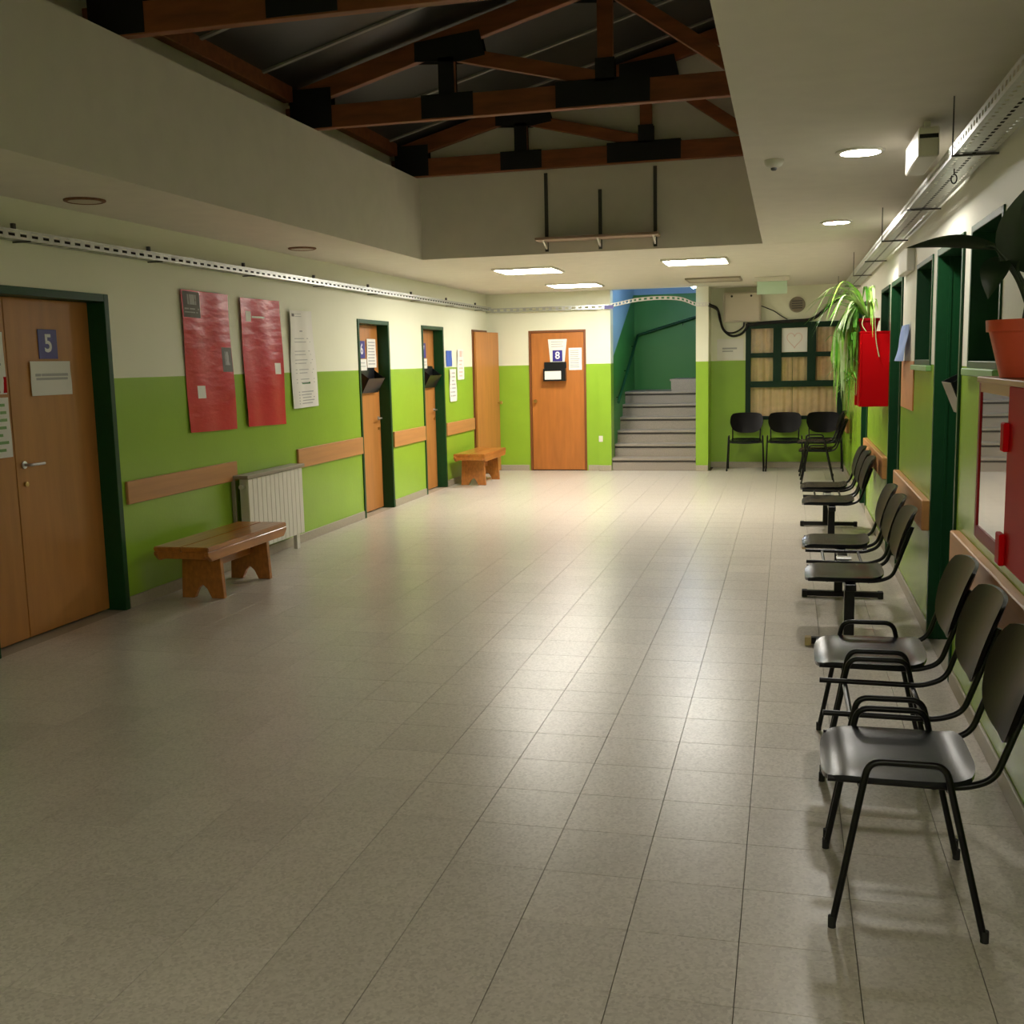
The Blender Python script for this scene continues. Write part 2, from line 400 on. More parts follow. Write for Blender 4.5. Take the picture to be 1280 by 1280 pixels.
# left wall
MBw = hole_wall(MB(), 'x', LX-.22, LX, BY, FY+.2, 0, CZ, [(a, b, 0, z) for a, b, z in L_DOORS])
st(MBw.build('wall_left', 'wall_paint'), 'long left wall painted lime green below and cream above', 'wall')
MBw = hole_wall(MB(), 'x', RX, RX+.22, BY, WY+.2, 0, CZ, [(a, b, 0, z) for a, b, z in R_DOORS]+R_WINS)
st(MBw.build('wall_right', 'wall_paint_right'), 'long right wall painted lime green below and cream above', 'wall')
st(MB().box(LX-.2, RX+.2, BY-.2, BY, 0, CZ).build('wall_back', 'wall_paint'), 'wall behind the camera painted green and cream', 'wall')
FD = (-3.80, -2.92, 2.12)
f = hole_wall(MB(), 'y', FY, FY+.2, LX, -2.54, 0, CZ, [(FD[0], FD[1], 0, FD[2])]).box(-2.73, -2.54, FY-.05, FY, 0, CZ)
st(f.build('wall_far', 'wall_paint'), 'far end wall with a pilaster beside the stair opening', 'wall')
st(MB().box(-1.29, -1.11, FY-.02, WY+.2, 0, CZ).build('wall_pier', 'wall_paint'), 'narrow pier between stair opening and curtained window', 'wall')
WIN = (-.60, .80, .72, 2.15)
f = hole_wall(MB(), 'y', WY, WY+.2, -1.11, RX, 0, CZ, [WIN])
st(f.build('wall_window', 'wall_paint'), 'recessed end wall around the curtained window', 'wall')

# skirting
def skirts(name, mb, label): st(mb.build(name, 'skirt', bevel=.003), label, 'baseboard')
m = MB(); e = BY
for a, b, z in L_DOORS+[(FY, FY, 0)]:
    m.box(LX, LX+.012, e, a-.01, 0, .085) if a-.01 > e else None; e = b+.01
skirts('baseboard_left', m, 'grey terrazzo skirting along the left wall')
m = MB(); e = BY
for a, b, z in R_DOORS+[(WY, WY, 0)]:
    m.box(RX-.012, RX, e, a-.01, 0, .085) if a-.01 > e else None; e = b+.01
skirts('baseboard_right', m, 'grey terrazzo skirting along the right wall')
skirts('baseboard_far', MB().box(LX+.012, FD[0]-.02, FY-.012, FY, 0, .085).box(FD[1]+.02, -2.73, FY-.012, FY, 0, .085).box(-2.73, -2.54, FY-.062, FY-.05, 0, .085)
       .box(-1.29, -1.11, FY-.032, FY-.02, 0, .085), 'grey terrazzo skirting along the far wall')
skirts('baseboard_window', MB().box(-1.11, RX-.012, WY-.012, WY, 0, .085), 'grey terrazzo skirting under the curtained window')

# ------------------------------------------------------------------ stairwell
st(MB().box(-2.74, -2.54, FY+.2, 18.78, 0, 3.6).build('wall_stair_left', 'wellwall'), 'left wall of the stairwell', 'wall')
sw = bpy.data.objects['wall_stair_left']
def stair_paint():
    m = bpy.data.materials.new('stair_paint'); m.use_nodes = True; nt = m.node_tree; b = nt.nodes['Principled BSDF']; b.inputs['Roughness'].default_value = .4
    g = nt.nodes.new('ShaderNodeNewGeometry'); s = nt.nodes.new('ShaderNodeSeparateXYZ'); nt.links.new(g.outputs['Position'], s.inputs[0])
    mr = nt.nodes.new('ShaderNodeMapRange'); mr.inputs[1].default_value = 16.05; mr.inputs[2].default_value = 18.5; mr.inputs[3].default_value = 1.62; mr.inputs[4].default_value = 2.74
    nt.links.new(s.outputs[1], mr.inputs[0])
    gt = nt.nodes.new('ShaderNodeMath'); gt.operation = 'GREATER_THAN'; nt.links.new(s.outputs[2], gt.inputs[0]); nt.links.new(mr.outputs[0], gt.inputs[1])
    mx = nt.nodes.new('ShaderNodeMix'); mx.data_type = 'RGBA'; mx.inputs[6].default_value = lin((62, 136, 62)); mx.inputs[7].default_value = lin((150, 188, 216))
    nt.links.new(gt.outputs[0], mx.inputs[0]); nt.links.new(mx.outputs[2], b.inputs['Base Color']); MATS['stair_paint'] = m
stair_paint(); sw.data.materials[0] = MATS['stair_paint']
st(MB().box(-2.74, 1.2, 18.58, 18.78, 0, 3.6).build('wall_stair_back', 'stair_paint'), 'back wall of the stairwell painted mid green', 'wall')
st(MB().box(-1.29, -1.19, WY+.2, 17.47, 0, 3.6).box(-1.19, 1.2, 17.37, 17.47, 0, 3.6).box(1.1, 1.2, 17.47, 18.58, 0, 3.6).build('wall_stair_right', 'stair_paint'), 'right hand wall of the stairwell', 'wall')
st(MB().box(-2.74, 1.2, FY+.02, 18.78, 3.6, 3.7).box(-2.54, -1.29, FY+.02, FY+.14, CZ+.12, 3.6).build('ceiling_stair', 'stair_blue'), 'pale ceiling above the stairs', 'ceiling')
stairs = thing('stairs', (-1.915, FY, 0), 'grey terrazzo steps rising through the far wall opening', 'stairs')
RS, TR = .19, .28
for k in range(6):
    y0 = FY+TR*k; y1 = 18.58 if k == 5 else y0+TR
    s_ = MB().box(-2.54, -1.29, y0, 18.58 if k == 5 else y1+.02, RS*k, RS*(k+1)-.035).build('step', 'step', stairs)
    MB().box(-2.54, -1.29, y0-.022, y1, RS*(k+1)-.035, RS*(k+1)).build('tread', 'step', s_, bevel=.004)
    MB().box(-2.535, -1.295, y0-.006, y0, RS*(k+1)-.062, RS*(k+1)-.0351).build('dark_riser_strip', 'step_edge', s_)  # darker band on the riser right below the tread
for k, (x0, x2) in enumerate(((-1.80, -1.1), (-1.1, -.8))):
    s_ = MB().box(x0, x2, 17.475, 18.575, RS*6, RS*(7+k)-.03).build('step', 'step', stairs)
    MB().box(x0-.02, x2-.021, 17.475, 18.575, RS*(7+k)-.03, RS*(7+k)).build('tread', 'step', s_)
a, b, c3 = Vector((-2.47, 16.25, 1.02)), Vector((-2.47, 18.5, 2.06)), Vector((-1.2, 18.5, 2.42))
hr = thing('handrail', (-2.47, 17.4, 0), 'dark green tube handrail climbing the stairwell wall', 'handrail')
MB().tube(rounded([a, b, c3], .06), .024, 10).build('rail', 'dk_green', hr, True)
for t in (.12, .5, .88):
    q = a.lerp(b, t); MB().tube([q, q+Vector((0, 0, -.06)), q+Vector((-.07, 0, -.06))], .008, 6).build('bracket', 'dk_green', hr, True)
q = b.lerp(c3, .6); MB().tube([q, q+Vector((0, 0, -.06)), q+Vector((0, .08, -.06))], .008, 6).build('bracket', 'dk_green', hr, True)
sl = thing('stair_lamp', (-1.33, 16.32, 2.70), 'small bright bulkhead lamp at the top of the stair opening', 'lamp')
MB().box(-1.31, -1.29, 16.27, 16.37, 2.66, 2.76).build('base', 'white_steel', sl)
MB().lathe((-1.345, 16.32, 2.71), [(.012, -.035), (.032, -.02), (.038, 0), (.032, .02), (.012, .035)], 12).build('bulb', 'stair_lamp', sl, True)

# ------------------------------------------------------------------ doors
def handle(parent, side, x, y, z, dy):
    """lever on plate; side = outward direction along x (+1/-1) or 'far' for -y"""
    if side in (1, -1):
        p = MB().lathe((x, y, z), [(.024, -.001*side), (.024, .008*side), (.012, .010*side)], 14, 'x')
        lv = rounded([(x, y, z), (x+side*.05, y, z), (x+side*.05, y+dy*.13, z)], .015)
    else:
        p = MB().lathe((y, x, z), [(.024, 0), (.024, -.008)], 14, 'y')
        lv = rounded([(y, x, z), (y, x-.05, z), (y+dy*.12, x-.05, z)], .015)
    h = p.tube(lv, .009, 8).build('handle', 'chrome', parent, True)
    if side in (1, -1): MB().lathe((x+side*.008, y, z-.12), [(.016, -.008), (.016, .006), (.008, .008)], 12, 'x').build('lock', 'brass', h)
    return h
def frame_x(d, xf, out, a, b, z, depth, jt, m):
    """jambs and head of a door in a wall normal to x; out = direction into the room"""
    xo, xi = xf+out*.012, xf-out*depth
    MB().box(xo, xi, a, a+jt, 0, z).build('jamb', m, d, bevel=.003)
    MB().box(xo, xi, b-jt, b, 0, z).build('jamb', m, d, bevel=.003)
    MB().box(xo, xi, a+jt, b-jt, z-jt, z).build('head', m, d, bevel=.003)
    MB().box(xf, xf-out*.2, a+jt, b-jt, -.012, -.0005).build('threshold', 'skirt', d)
a, b, z = L_DOORS[0]
d = thing('door_1', (LX, (a+b)/2, 0), 'brown double door marked 5 in a dark green frame', 'door', kind='structure')
frame_x(d, LX, 1, a, b, z, .20, .05, 'dk_green')
lf = MB().box(LX-.16, LX-.12, 5.612, b-.052, .012, z-.052).build('leaf', 'door_wood', d, bevel=.003)
handle(lf, 1, LX-.12, 5.68, 1.09, 1)
MB().box(LX-.16, LX-.12, a+.052, 5.606, .012, z-.052).build('leaf', 'door_wood', d, bevel=.003)
for n, num in ((1, '6'), (2, '7')):
    a, b, z = L_DOORS[n]
    d = thing('door_%d' % (n+1), (LX, (a+b)/2, 0), 'light brown door marked %s in a deep dark green frame' % num, 'door', kind='structure')
    frame_x(d, LX, 1, a, b, z, .20, .045, 'dk_green')
    lf = MB().box(LX-.16, LX-.12, a+.047, b-.047, .012, z-.047).build('leaf', 'door_wood', d, bevel=.003)
    handle(lf, 1, LX-.12, b-.12, 1.05, -1)
a, b, z = L_DOORS[3]
d = thing('door_4', (LX, (a+b)/2, 0), 'plain light brown door standing ajar beside the wooden bench', 'door', kind='structure')
frame_x(d, LX, 1, a, b, z, .20, .03, 'brown_frame')
an = math.radians(10); hx, hy = LX+.016, a+.035; ux, uy = math.sin(an), math.cos(an); nx, ny = -uy, ux
L_ = .78
lf = MB().prism([(hx, hy), (hx+ux*L_, hy+uy*L_), (hx+ux*L_-nx*.038, hy+uy*L_-ny*.038), (hx-nx*.038, hy-ny*.038)], .012, z-.035, 'z').build('leaf', 'door_wood', d, bevel=.002)
kx, ky = hx+ux*(L_-.06)-nx*.04, hy+uy*(L_-.06)-ny*.04
MB().lathe((kx, ky, 1.05), [(.012, 0), (.012, .03), (.026, .04), (.028, .055), (.018, .068)], 14, 'x').build('knob', 'brass', lf, True)
MB().box(LX-.22, LX-.20, a, b, 0, z).build('painted_darkness', 'dark_void', d)  # black sheet, the darkness of the room beyond put into its colour
d = thing('door_5', ((FD[0]+FD[1])/2, FY, 0), 'orange brown door marked 8 in the far wall', 'door', kind='structure')
for x in (FD[0], FD[1]-.035): MB().box(x, x+.035, FY-.012, FY+.15, 0, FD[2]).build('jamb', 'brown_frame', d, bevel=.003)
MB().box(FD[0]+.035, FD[1]-.035, FY-.012, FY+.15, FD[2]-.035, FD[2]).build('head', 'brown_frame', d, bevel=.003)
lf = MB().box(FD[0]+.037, FD[1]-.037, FY+.005, FY+.045, .012, FD[2]-.037).build('leaf', 'door_wood_red', d, bevel=.003)
MB().lathe((FD[0]+.10, FY+.005, 1.06), [(.012, 0), (.012, -.03), (.026, -.04), (.028, -.055), (.018, -.068)], 14, 'y').build('knob', 'brass', lf, True)
lbl = ['dark green door in the right wall holding a black document tray', 'dark green door behind the red cabinet with the spider plant', 'dark green door in the right wall beside the far row of beam seats']
for n, (a, b, z) in enumerate(R_DOORS):
    d = thing('door_%d' % (n+6), (RX, (a+b)/2, 0), lbl[n], 'door', kind='structure')
    frame_x(d, RX, -1, a, b, z, .20, .04, 'dk_green')
    MB().box(RX+.05, RX+.065, b-.046, b-.04, 0, z-.04).build('door_stop', 'dk_green', d)
    lf = MB().box(RX+.14, RX+.18, a+.042, b-.042, .012, z-.042).build('leaf', 'dk_green', d, bevel=.003)
    handle(lf, -1, RX+.14, a+.11, 1.05, 1)
# high windows of the right wall
wl = ['small high dark window beside the near green door', 'small high window between the two nearer green doors', 'small high window beyond the red cabinet', 'small high window beyond the last green door']
for n, (a, b, z0, z1) in enumerate(R_WINS):
    d = thing('window_%d' % (n+1), (RX, (a+b)/2, z0), wl[n], 'window', kind='structure')
    t = .03
    for y0, y1, s0, s1 in ((a, a+t, z0, z1), (b-t, b, z0, z1), (a+t, b-t, z0, z0+t), (a+t, b-t, z1-t, z1)):
        MB().box(RX-.008, RX+.2, y0, y1, s0, s1).build('frame', 'dk_green', d, bevel=.002)
    MB().box(RX+.14, RX+.145, a+t, b-t, z0+t, z1-t).build('pane', 'glass', d)
    MB().box(RX-.03, RX, a-.02, b+.02, z0-.035, z0-.002).build('sill', 'sill_green', d, bevel=.004)

# curtained window at the end
d = thing('window_5', (.1, WY, WIN[2]), 'dark green multi pane window with beige curtains behind the glass', 'window', kind='structure')
X0, X1, Z0, Z1 = WIN
ft = .075
def wb(x0, x1, z0, z1, n='frame', y0=WY-.02, y1=WY+.08): return MB().box(x0, x1, y0, y1, z0, z1).build(n, 'dk_green_win', d, bevel=.003)
wb(X0, X0+ft, Z0, Z1); wb(X1-ft, X1, Z0, Z1); wb(X0+ft, X1-ft, Z1-.08, Z1); wb(X0+ft, X1-ft, Z0, Z0+.05)
wb(X0+ft, X1-ft, 1.20, 1.29, 'transom')
cols = [(X0+ft, -.20), (-.08, .29), (.41, X1-ft)]
wb(-.20, -.08, 1.29, Z1-.08, 'mullion'); wb(.29, .41, 1.29, Z1-.08, 'mullion')
panes = []
for x0, x1 in cols:
    wb(x0, x1, 1.64, 1.71, 'glazing_bar', WY, WY+.06)
    for z0, z1 in ((1.29, 1.64), (1.71, Z1-.08)):
        MB().box(x0, x1, WY+.02, WY+.024, z0, z1).build('pane', 'glass', d)
MB().box(X0+ft, X1-ft, WY+.02, WY+.024, Z0+.05, 1.20).build('pane', 'glass', d)
def curtain(x0, x1, ph, lab):
    fn = lambda u, v: (x0+(x1-x0)*u, WY+.13+.018*math.sin(u*(x1-x0)*62+ph)*(.6+.4*v)+.008*math.sin(u*31+ph*2), Z0-.05+(Z1-Z0+.1)*v)
    tag(MB().grid(fn, 90, 4).build('curtain', 'curtain', None, True), lab, 'curtain')
curtain(X0-.04, .08, 0, 'pleated beige curtain behind the window half near the pier')
curtain(.085, X1+.01, 1.3, 'pleated beige curtain behind the window half by the right wall')
st(MB().box(-1.1, RX+.2, WY+.24, WY+.26, 0, CZ).build('wall_behind_window', 'dark_void'), 'dark partition behind the curtained window', 'wall')

# ------------------------------------------------------------------ sheets taped to walls
def sheet(name, corners, normal, m, label, cat, amp=.004, nu=8, nv=10, group=None, off=.006, th=.0012, ph=0):
    TL, TR_, BR, BL = [Vector(q) for q in corners]; n = Vector(normal)
    def pos(u, v, o=0):     # u to the right, v downwards
        p = (TL*(1-u)+TR_*u)*(1-v)+(BL*(1-u)+BR*u)*v
        return p+n*(off+o+amp*(1+.5*math.sin(7*v+3*u+ph)+.5*math.sin(11*u+ph*1.7-2*v)))
    o = MB().grid(pos, nu, nv, n*th).build(name, m, None, True)
    tag(o, label, cat, group)
    o['_'] = 0; del o['_']
    return o, pos
def mark(o, pos, u0, v0, u1, v1, m, name='print', nu=3, nv=3, lift=.0024):
    return MB().grid(lambda a, b: pos(u0+(u1-u0)*a, v0+(v1-v0)*b, lift), nu, nv).build(name, m, o)
def lines(o, pos, u0, u1, v0, v1, k, m='ink', name='text_line'):
    for i in range(k):
        v = v0+(v1-v0)*i/max(1, k-1); mark(o, pos, u0, v, u1-random.random()*.25*(u1-u0), v+.45*(v1-v0)/max(k, 2), m, name)
def rx(y0, y1, z1, z0, x=LX): return [(x, y0, z1), (x, y1, z1), (x, y1, z0), (x, y0, z0)]       # on the left wall, seen from the room
N_L, N_F, N_R = (1, 0, 0), (0, -1, 0), (-1, 0, 0)
LDX = LX-.12
# tall posters
o, p = sheet('red_poster', [(LX, 7.38, 2.255), (LX, 8.10, 2.25), (LX, 8.13, 1.155), (LX, 7.41, 1.17)], N_L, 'red_poster', 'tall glossy red poster with grey emblem block beside door 5', 'poster', .010, 14, 22)
mark(o, p, .02, .01, .36, .19, 'ink_dark', 'logo_block'); mark(o, p, .10, .03, .28, .10, 'ink', 'emblem'); mark(o, p, .04, .125, .33, .135, 'ink'); mark(o, p, .04, .15, .30, .158, 'ink')
mark(o, p, .76, .39, .99, .57, 'ink_dark', 'picture'); mark(o, p, .82, .42, .93, .52, 'ink'); mark(o, p, .19, .67, .35, .76, 'paper', 'label')
o, p = sheet('red_poster', [(LX, 8.28, 2.24), (LX, 9.02, 2.245), (LX, 9.06, 1.14), (LX, 8.32, 1.16)], N_L, 'red_poster', 'tall glossy red poster with two small white labels', 'poster', .010, 14, 22, ph=1.4)
mark(o, p, .12, .10, .26, .18, 'paper', 'label'); mark(o, p, .28, .135, .58, .15, 'paper'); mark(o, p, .76, .50, .92, .59, 'paper', 'label')
o, p = sheet('notice_poster', [(LX, 9.20, 2.17), (LX, 9.70, 2.18), (LX, 9.78, 1.275), (LX, 9.21, 1.27)], N_L, 'paper', 'long white printed notice hanging beside the red posters', 'poster', .012, 8, 20, ph=.6)
mark(o, p, .06, .03, .18, .06, 'ink_dark', 'logo_block'); lines(o, p, .22, .5, .03, .055, 2); mark(o, p, .42, .2, .52, .215, 'ink')
for v in (.28, .41, .5, .6, .7): lines(o, p, .14, .86, v, v+.035, 2, 'ink')
mark(o, p, .36, .735, .66, .755, 'stair_green'); lines(o, p, .18, .82, .83, .95, 5, 'ink')
# door 5 signs
def number_sign(num, x, y0, y1, z0, z1, label):
    o = tag(MB().box(x+.001, x+.006, y0, y1, z0, z1).build('number_sign', 'sign_blue', None, bevel=.001), label, 'sign')
    text_on(num, (z1-z0)*.85, 'sign_white', (x+.0075, (y0+y1)/2, (z0+z1)/2), '+x', o)
number_sign('5', LDX, 5.90, 6.08, 1.74, 1.925, 'blue number plate 5 on the wide double door')
o, p = sheet('paper_notice', rx(5.80, 6.19, 1.725, 1.51, LDX), N_L, 'paper', 'white sheet taped below the number 5 plate', 'paper', .003)
mark(o, p, .10, .36, .92, .44, 'ink'); mark(o, p, .12, .48, .90, .55, 'ink')
o, p = sheet('paper_notice', rx(5.25, 5.575, 1.90, 1.53, LDX), N_L, 'paper', 'white sheet with red foot on the narrow leaf of door 5', 'paper', .003)
mark(o, p, 0, .72, 1, .98, 'red_paint', 'red_band'); lines(o, p, .1, .9, .1, .6, 6)
o, p = sheet('paper_notice', rx(5.25, 5.58, 1.51, 1.15, LDX), N_L, 'paper', 'lower white sheet with green print on the narrow leaf of door 5', 'paper', .003)
lines(o, p, .1, .95, .1, .85, 7, 'sill_green')
def holder_left(y0, y1, z0, z1, label, x=LDX, dep=.13):
    h = thing('document_holder', (x, (y0+y1)/2, z0), label, 'holder')
    zt = z1
    MB().box(x, x+.006, y0, y1, z0, zt+.03).build('back_plate', 'tray_black', h)
    MB().prism([(x+.006, z0), (x+.04, z0), (x+dep, z1-.09), (x+dep-.006, z1-.09), (x+.036, z0+.006), (x+.006, z0+.006)], y0, y1, 'y').build('front_panel', 'tray_black', h)
    for y in (y0, y1-.005): MB().prism([(x+.006, z0), (x+.04, z0), (x+dep, z1-.09), (x+.006, z1)], y, y+.005, 'y').build('side_panel', 'tray_black', h)
    return h
for n, num in ((1, '6'), (2, '7')):
    a, b, z = L_DOORS[n]; y = 11.25-10.86+a
    number_sign(num, LDX, y-.10, y+.10, 1.735, 1.925, 'blue number plate %s on the door %s' % (num, {'6': 'past the radiator', '7': 'between two papers and the middle bumper rail'}[num]))
    o, p = sheet('paper_notice', rx(y-.11, y+.13, 1.725, 1.60, LDX), N_L, 'paper', {'6': 'white slip above the black holder on the door past the radiator', '7': 'white slip above the black holder on the door nearer the bench'}[num], 'paper', .002); lines(o, p, .1, .9, .3, .6, 2)
    holder_left(y-.12, y+.36, 1.35, 1.60, {'6': 'black sloping document holder on the door past the radiator', '7': 'black sloping document holder on the door nearer the far bench'}[num])
o, p = sheet('paper_notice', rx(11.40, 11.67, 1.95, 1.63, LDX), N_L, 'paper', 'white printed sheet to the side of the number 6 plate', 'paper', .003); lines(o, p, .1, .9, .1, .85, 8)
# papers between door 7 and the bench door
o, p = sheet('paper_notice', rx(13.93, 14.19, 1.83, 1.62), N_L, 'blue_paper', 'blue square sheet on the wall beyond door 7', 'paper', .003)
o, p = sheet('paper_notice', rx(14.05, 14.35, 1.58, 1.14), N_L, 'paper', 'long white sheet below the blue square sheet', 'paper', .008); lines(o, p, .1, .9, .1, .8, 7)
o, p = sheet('paper_notice', rx(14.43, 14.73, 1.85, 1.43), N_L, 'paper', 'white and pink sheet between blue sheet and the ajar door', 'paper', .006); mark(o, p, .05, .05, .95, .25, 'pink_paper'); lines(o, p, .2, .8, .35, .85, 5, 'pink_paper')
# door 8 notices
DY = FY+.005
def ry(x0, x1, z1, z0, y=DY): return [(x0, y, z1), (x1, y, z1), (x1, y, z0), (x0, y, z0)]
o, p = sheet('paper_notice', [(-3.50, DY, 1.985), (-3.21, DY, 1.985), (-3.25, DY, 1.64), (-3.47, DY, 1.64)], N_F, 'paper', 'white sheet behind the number 8 plate', 'paper', .002, off=.001); lines(o, p, .15, .85, .1, .3, 3)
o = tag(MB().box(-3.43, -3.28, DY-.014, DY-.009, 1.655, 1.82).build('number_sign', 'sign_blue', None, bevel=.001), 'blue number plate 8 on the orange door facing the corridor', 'sign')
text_on('8', .15, 'sign_white', (-3.355, DY-.0155, 1.738), '-y', o)
o, p = sheet('paper_notice', ry(-3.185, -2.985, 1.85, 1.52), N_F, 'paper', 'white printed page at the edge of the orange door', 'paper', .003, off=.001); lines(o, p, .12, .9, .1, .85, 9)
h = thing('document_holder', (-3.39, DY, 1.36), 'black document holder with white label on the orange door', 'holder')
MB().box(-3.56, -3.22, DY-.025, DY-.016, 1.36, 1.645).build('back_plate', 'tray_black', h)
MB().prism([(-3.56, 1.36), (-3.22, 1.36), (-3.22, 1.54), (-3.56, 1.54)], DY-.11, DY-.10, 'y').build('front_panel', 'tray_black', h)
MB().box(-3.56, -3.22, DY-.10, DY-.025, 1.36, 1.37).build('bottom', 'tray_black', h)
for x in (-3.56, -3.226): MB().box(x, x+.006, DY-.10, DY-.025, 1.37, 1.55).build('side_panel', 'tray_black', h)
MB().box(-3.535, -3.285, DY-.113, DY-.1101, 1.385, 1.51).build('label_sheet', 'paper', h)
o, p = sheet('paper_notice', ry(-1.02, -.63, 1.93, 1.62, WY), N_F, 'paper', 'white notice on the wall between pier and curtained window', 'paper', .004); mark(o, p, .2, .42, .75, .5, 'ink'); mark(o, p, .2, .56, .6, .62, 'ink')
o, p = sheet('paper_drawing', ry(-.075, .285, 2.065, 1.715, WY+.02), N_F, 'paper', 'white sheet with a faint pink outline drawn on it in the window', 'paper', .002, off=.001)
hp = [p(.5+.30*math.sin(t)**3*1.0, .48-.022*(13*math.cos(t)-5*math.cos(2*t)-2*math.cos(3*t)-math.cos(4*t)), .003) for t in [2*math.pi*k/36 for k in range(37)]]
MB().tube(hp, .004, 5).build('heart_outline', 'pink_paper', o)
# right wall papers
o, p = sheet('paper_notice', [(RX-.0, 8.33, 1.85), (RX-.0, 7.92, 1.85), (RX-.03, 7.90, 1.60), (RX-.05, 8.34, 1.60)], N_R, 'pale_blue', 'pale blue sheet curling off the right wall by the tan board', 'paper', .008)
tag(MB().box(RX-.008, RX, 7.62, 8.38, 1.27, 1.60).build('pin_board', 'tan_board', None, bevel=.002), 'tan board fixed to the right wall below the blue sheet', 'board')
h = thing('document_holder', (RX+.14, 5.96, 1.33), 'black document holder with white front on the near green door', 'holder')
hx = RX+.14
MB().box(hx-.006, hx, 5.78, 6.12, 1.33, 1.60).build('back_plate', 'tray_black', h)
MB().prism([(hx-.006, 1.34), (hx-.10, 1.34), (hx-.165, 1.50), (hx-.159, 1.50), (hx-.096, 1.346), (hx-.006, 1.346)], 5.78, 6.12, 'y').build('front_panel', 'grey_steel', h)
for y in (5.78, 6.115): MB().prism([(hx-.006, 1.34), (hx-.10, 1.34), (hx-.165, 1.50), (hx-.006, 1.58)], y, y+.005, 'y').build('side_panel', 'tray_black', h)

# ------------------------------------------------------------------ wall bumper rails
gl_ = 'wooden bumper rails'
for (y0, y1, z0, z1, lab) in [(6.53, 8.08, .73, .89, 'wooden bumper rail behind the near bench'), (9.25, 10.85, .71, .89, 'wooden bumper rail between radiator and door 6'),
                              (11.82, 12.95, .70, .88, 'short wooden bumper rail between doors 6 and 7'), (13.86, 15.19, .69, .86, 'wooden bumper rail above the far bench')]:
    tag(MB().box(LX, LX+.024, y0, y1, z0, z1).build('bumper_rail', 'rail_wood', None, bevel=.004), lab, 'rail', gl_)
for (y0, y1, lab) in [(1.2, 5.50, 'wooden bumper rail on the right wall under the near fire cabinet'), (6.62, 8.40, 'wooden bumper rail behind the beam seats with tan board above'),
                      (9.36, 11.68, 'wooden bumper rail behind the farther beam seats'), (14.94, 16.45, 'wooden bumper rail beside the stacked chairs')]:
    tag(MB().box(RX-.045, RX, y0, y1, .62, .80).build('bumper_rail', 'rail_wood', None, bevel=.005), lab, 'rail', gl_)

# ------------------------------------------------------------------ radiator
rd = thing('radiator', (-4.36, 8.55, 0), 'white sectional radiator with grey top cover on the left wall', 'radiator')
y0, y1, nS = 8.02, 9.05, 13
sm = None
for k in range(nS):
    yc = y0+(k+.5)*(y1-y0)/nS; wS = (y1-y0)/nS
    if sm is None:
        s_ = MB().box(-4.325, -4.305, yc-wS/2+.003, yc+wS/2-.003, .14, .74).box(-4.40, -4.325, yc-.012, yc+.012, .14, .74).build('section', 'white_steel', rd, bevel=.003)
        sm = s_; sy = yc
    else:
        c_ = sm.copy(); COL.objects.link(c_); c_.location = (0, yc-sy, 0)
MB().box(-4.43, -4.29, 7.99, 9.08, .745, .775).build('top_cover', 'grey_steel', rd, bevel=.004)
for yy in (8.10, 8.97): MB().box(-4.37, -4.335, yy-.03, yy+.03, 0, .14).build('foot', 'white_steel', rd)
for zz in (.20, .68): MB().tube([(-4.362, y0-.03, zz), (-4.362, y1+.03, zz)], .018, 10).build('header_pipe', 'white_steel', rd, True)
MB().box(-4.44, -4.41, 7.985, 8.0, .12, .745).build('end_panel', 'grey_steel', rd)

# ------------------------------------------------------------------ benches
def bench(x0, x1, y0, y1, H, l0, l1, label):
    b = thing('wooden_bench', ((x0+x1)/2, (y0+y1)/2, 0), label, 'bench', 'wooden benches along the left wall')
    mid = (x0+x1)/2
    for a, c in ((x0, mid-.0015), (mid+.0015, x1)): MB().box(a, c, y0, y1, H-.035, H).build('seat_plank', 'bench_wood', b, bevel=.006, seg=2)
    for a in (x0, x1-.03):
        MB().prism([(y0, H-.0355), (y1, H-.0355), (y1, H-.06), (y1-.05, H-.105), (y0+.05, H-.105), (y0, H-.06)], a, a+.03, 'x').build('apron', 'bench_wood', b, bevel=.004)
    for a in (y0+.004, y1-.029): MB().box(x0+.031, x1-.031, a, a+.025, H-.085, H-.0355).build('end_board', 'bench_wood', b, bevel=.003)
    for yl in (l0, l1):
        w_ = (x1-x0)/2-.045
        poly = [(mid-w_, 0), (mid-.07, 0), (mid-.035, .07), (mid, .10), (mid+.035, .07), (mid+.07, 0), (mid+w_, 0), (mid+w_-.02, H-.04), (mid-w_+.02, H-.04)]
        MB().prism(poly, yl-.02, yl+.02, 'y').build('leg_panel', 'bench_wood', b, bevel=.003)
    MB().box(mid-.014, mid+.014, l0+.02, l1-.02, .20, .27).build('stretcher', 'bench_wood', b, bevel=.003)
bench(-4.32, -3.89, 6.62, 7.84, .42, 6.90, 7.62, 'wooden bench between door 5 and the radiator')  # same wood as the far bench, only in dimmer light
bench(-4.36, -3.92, 13.86, 15.0, .44, 14.06, 14.78, 'wooden bench in front of the ajar door')

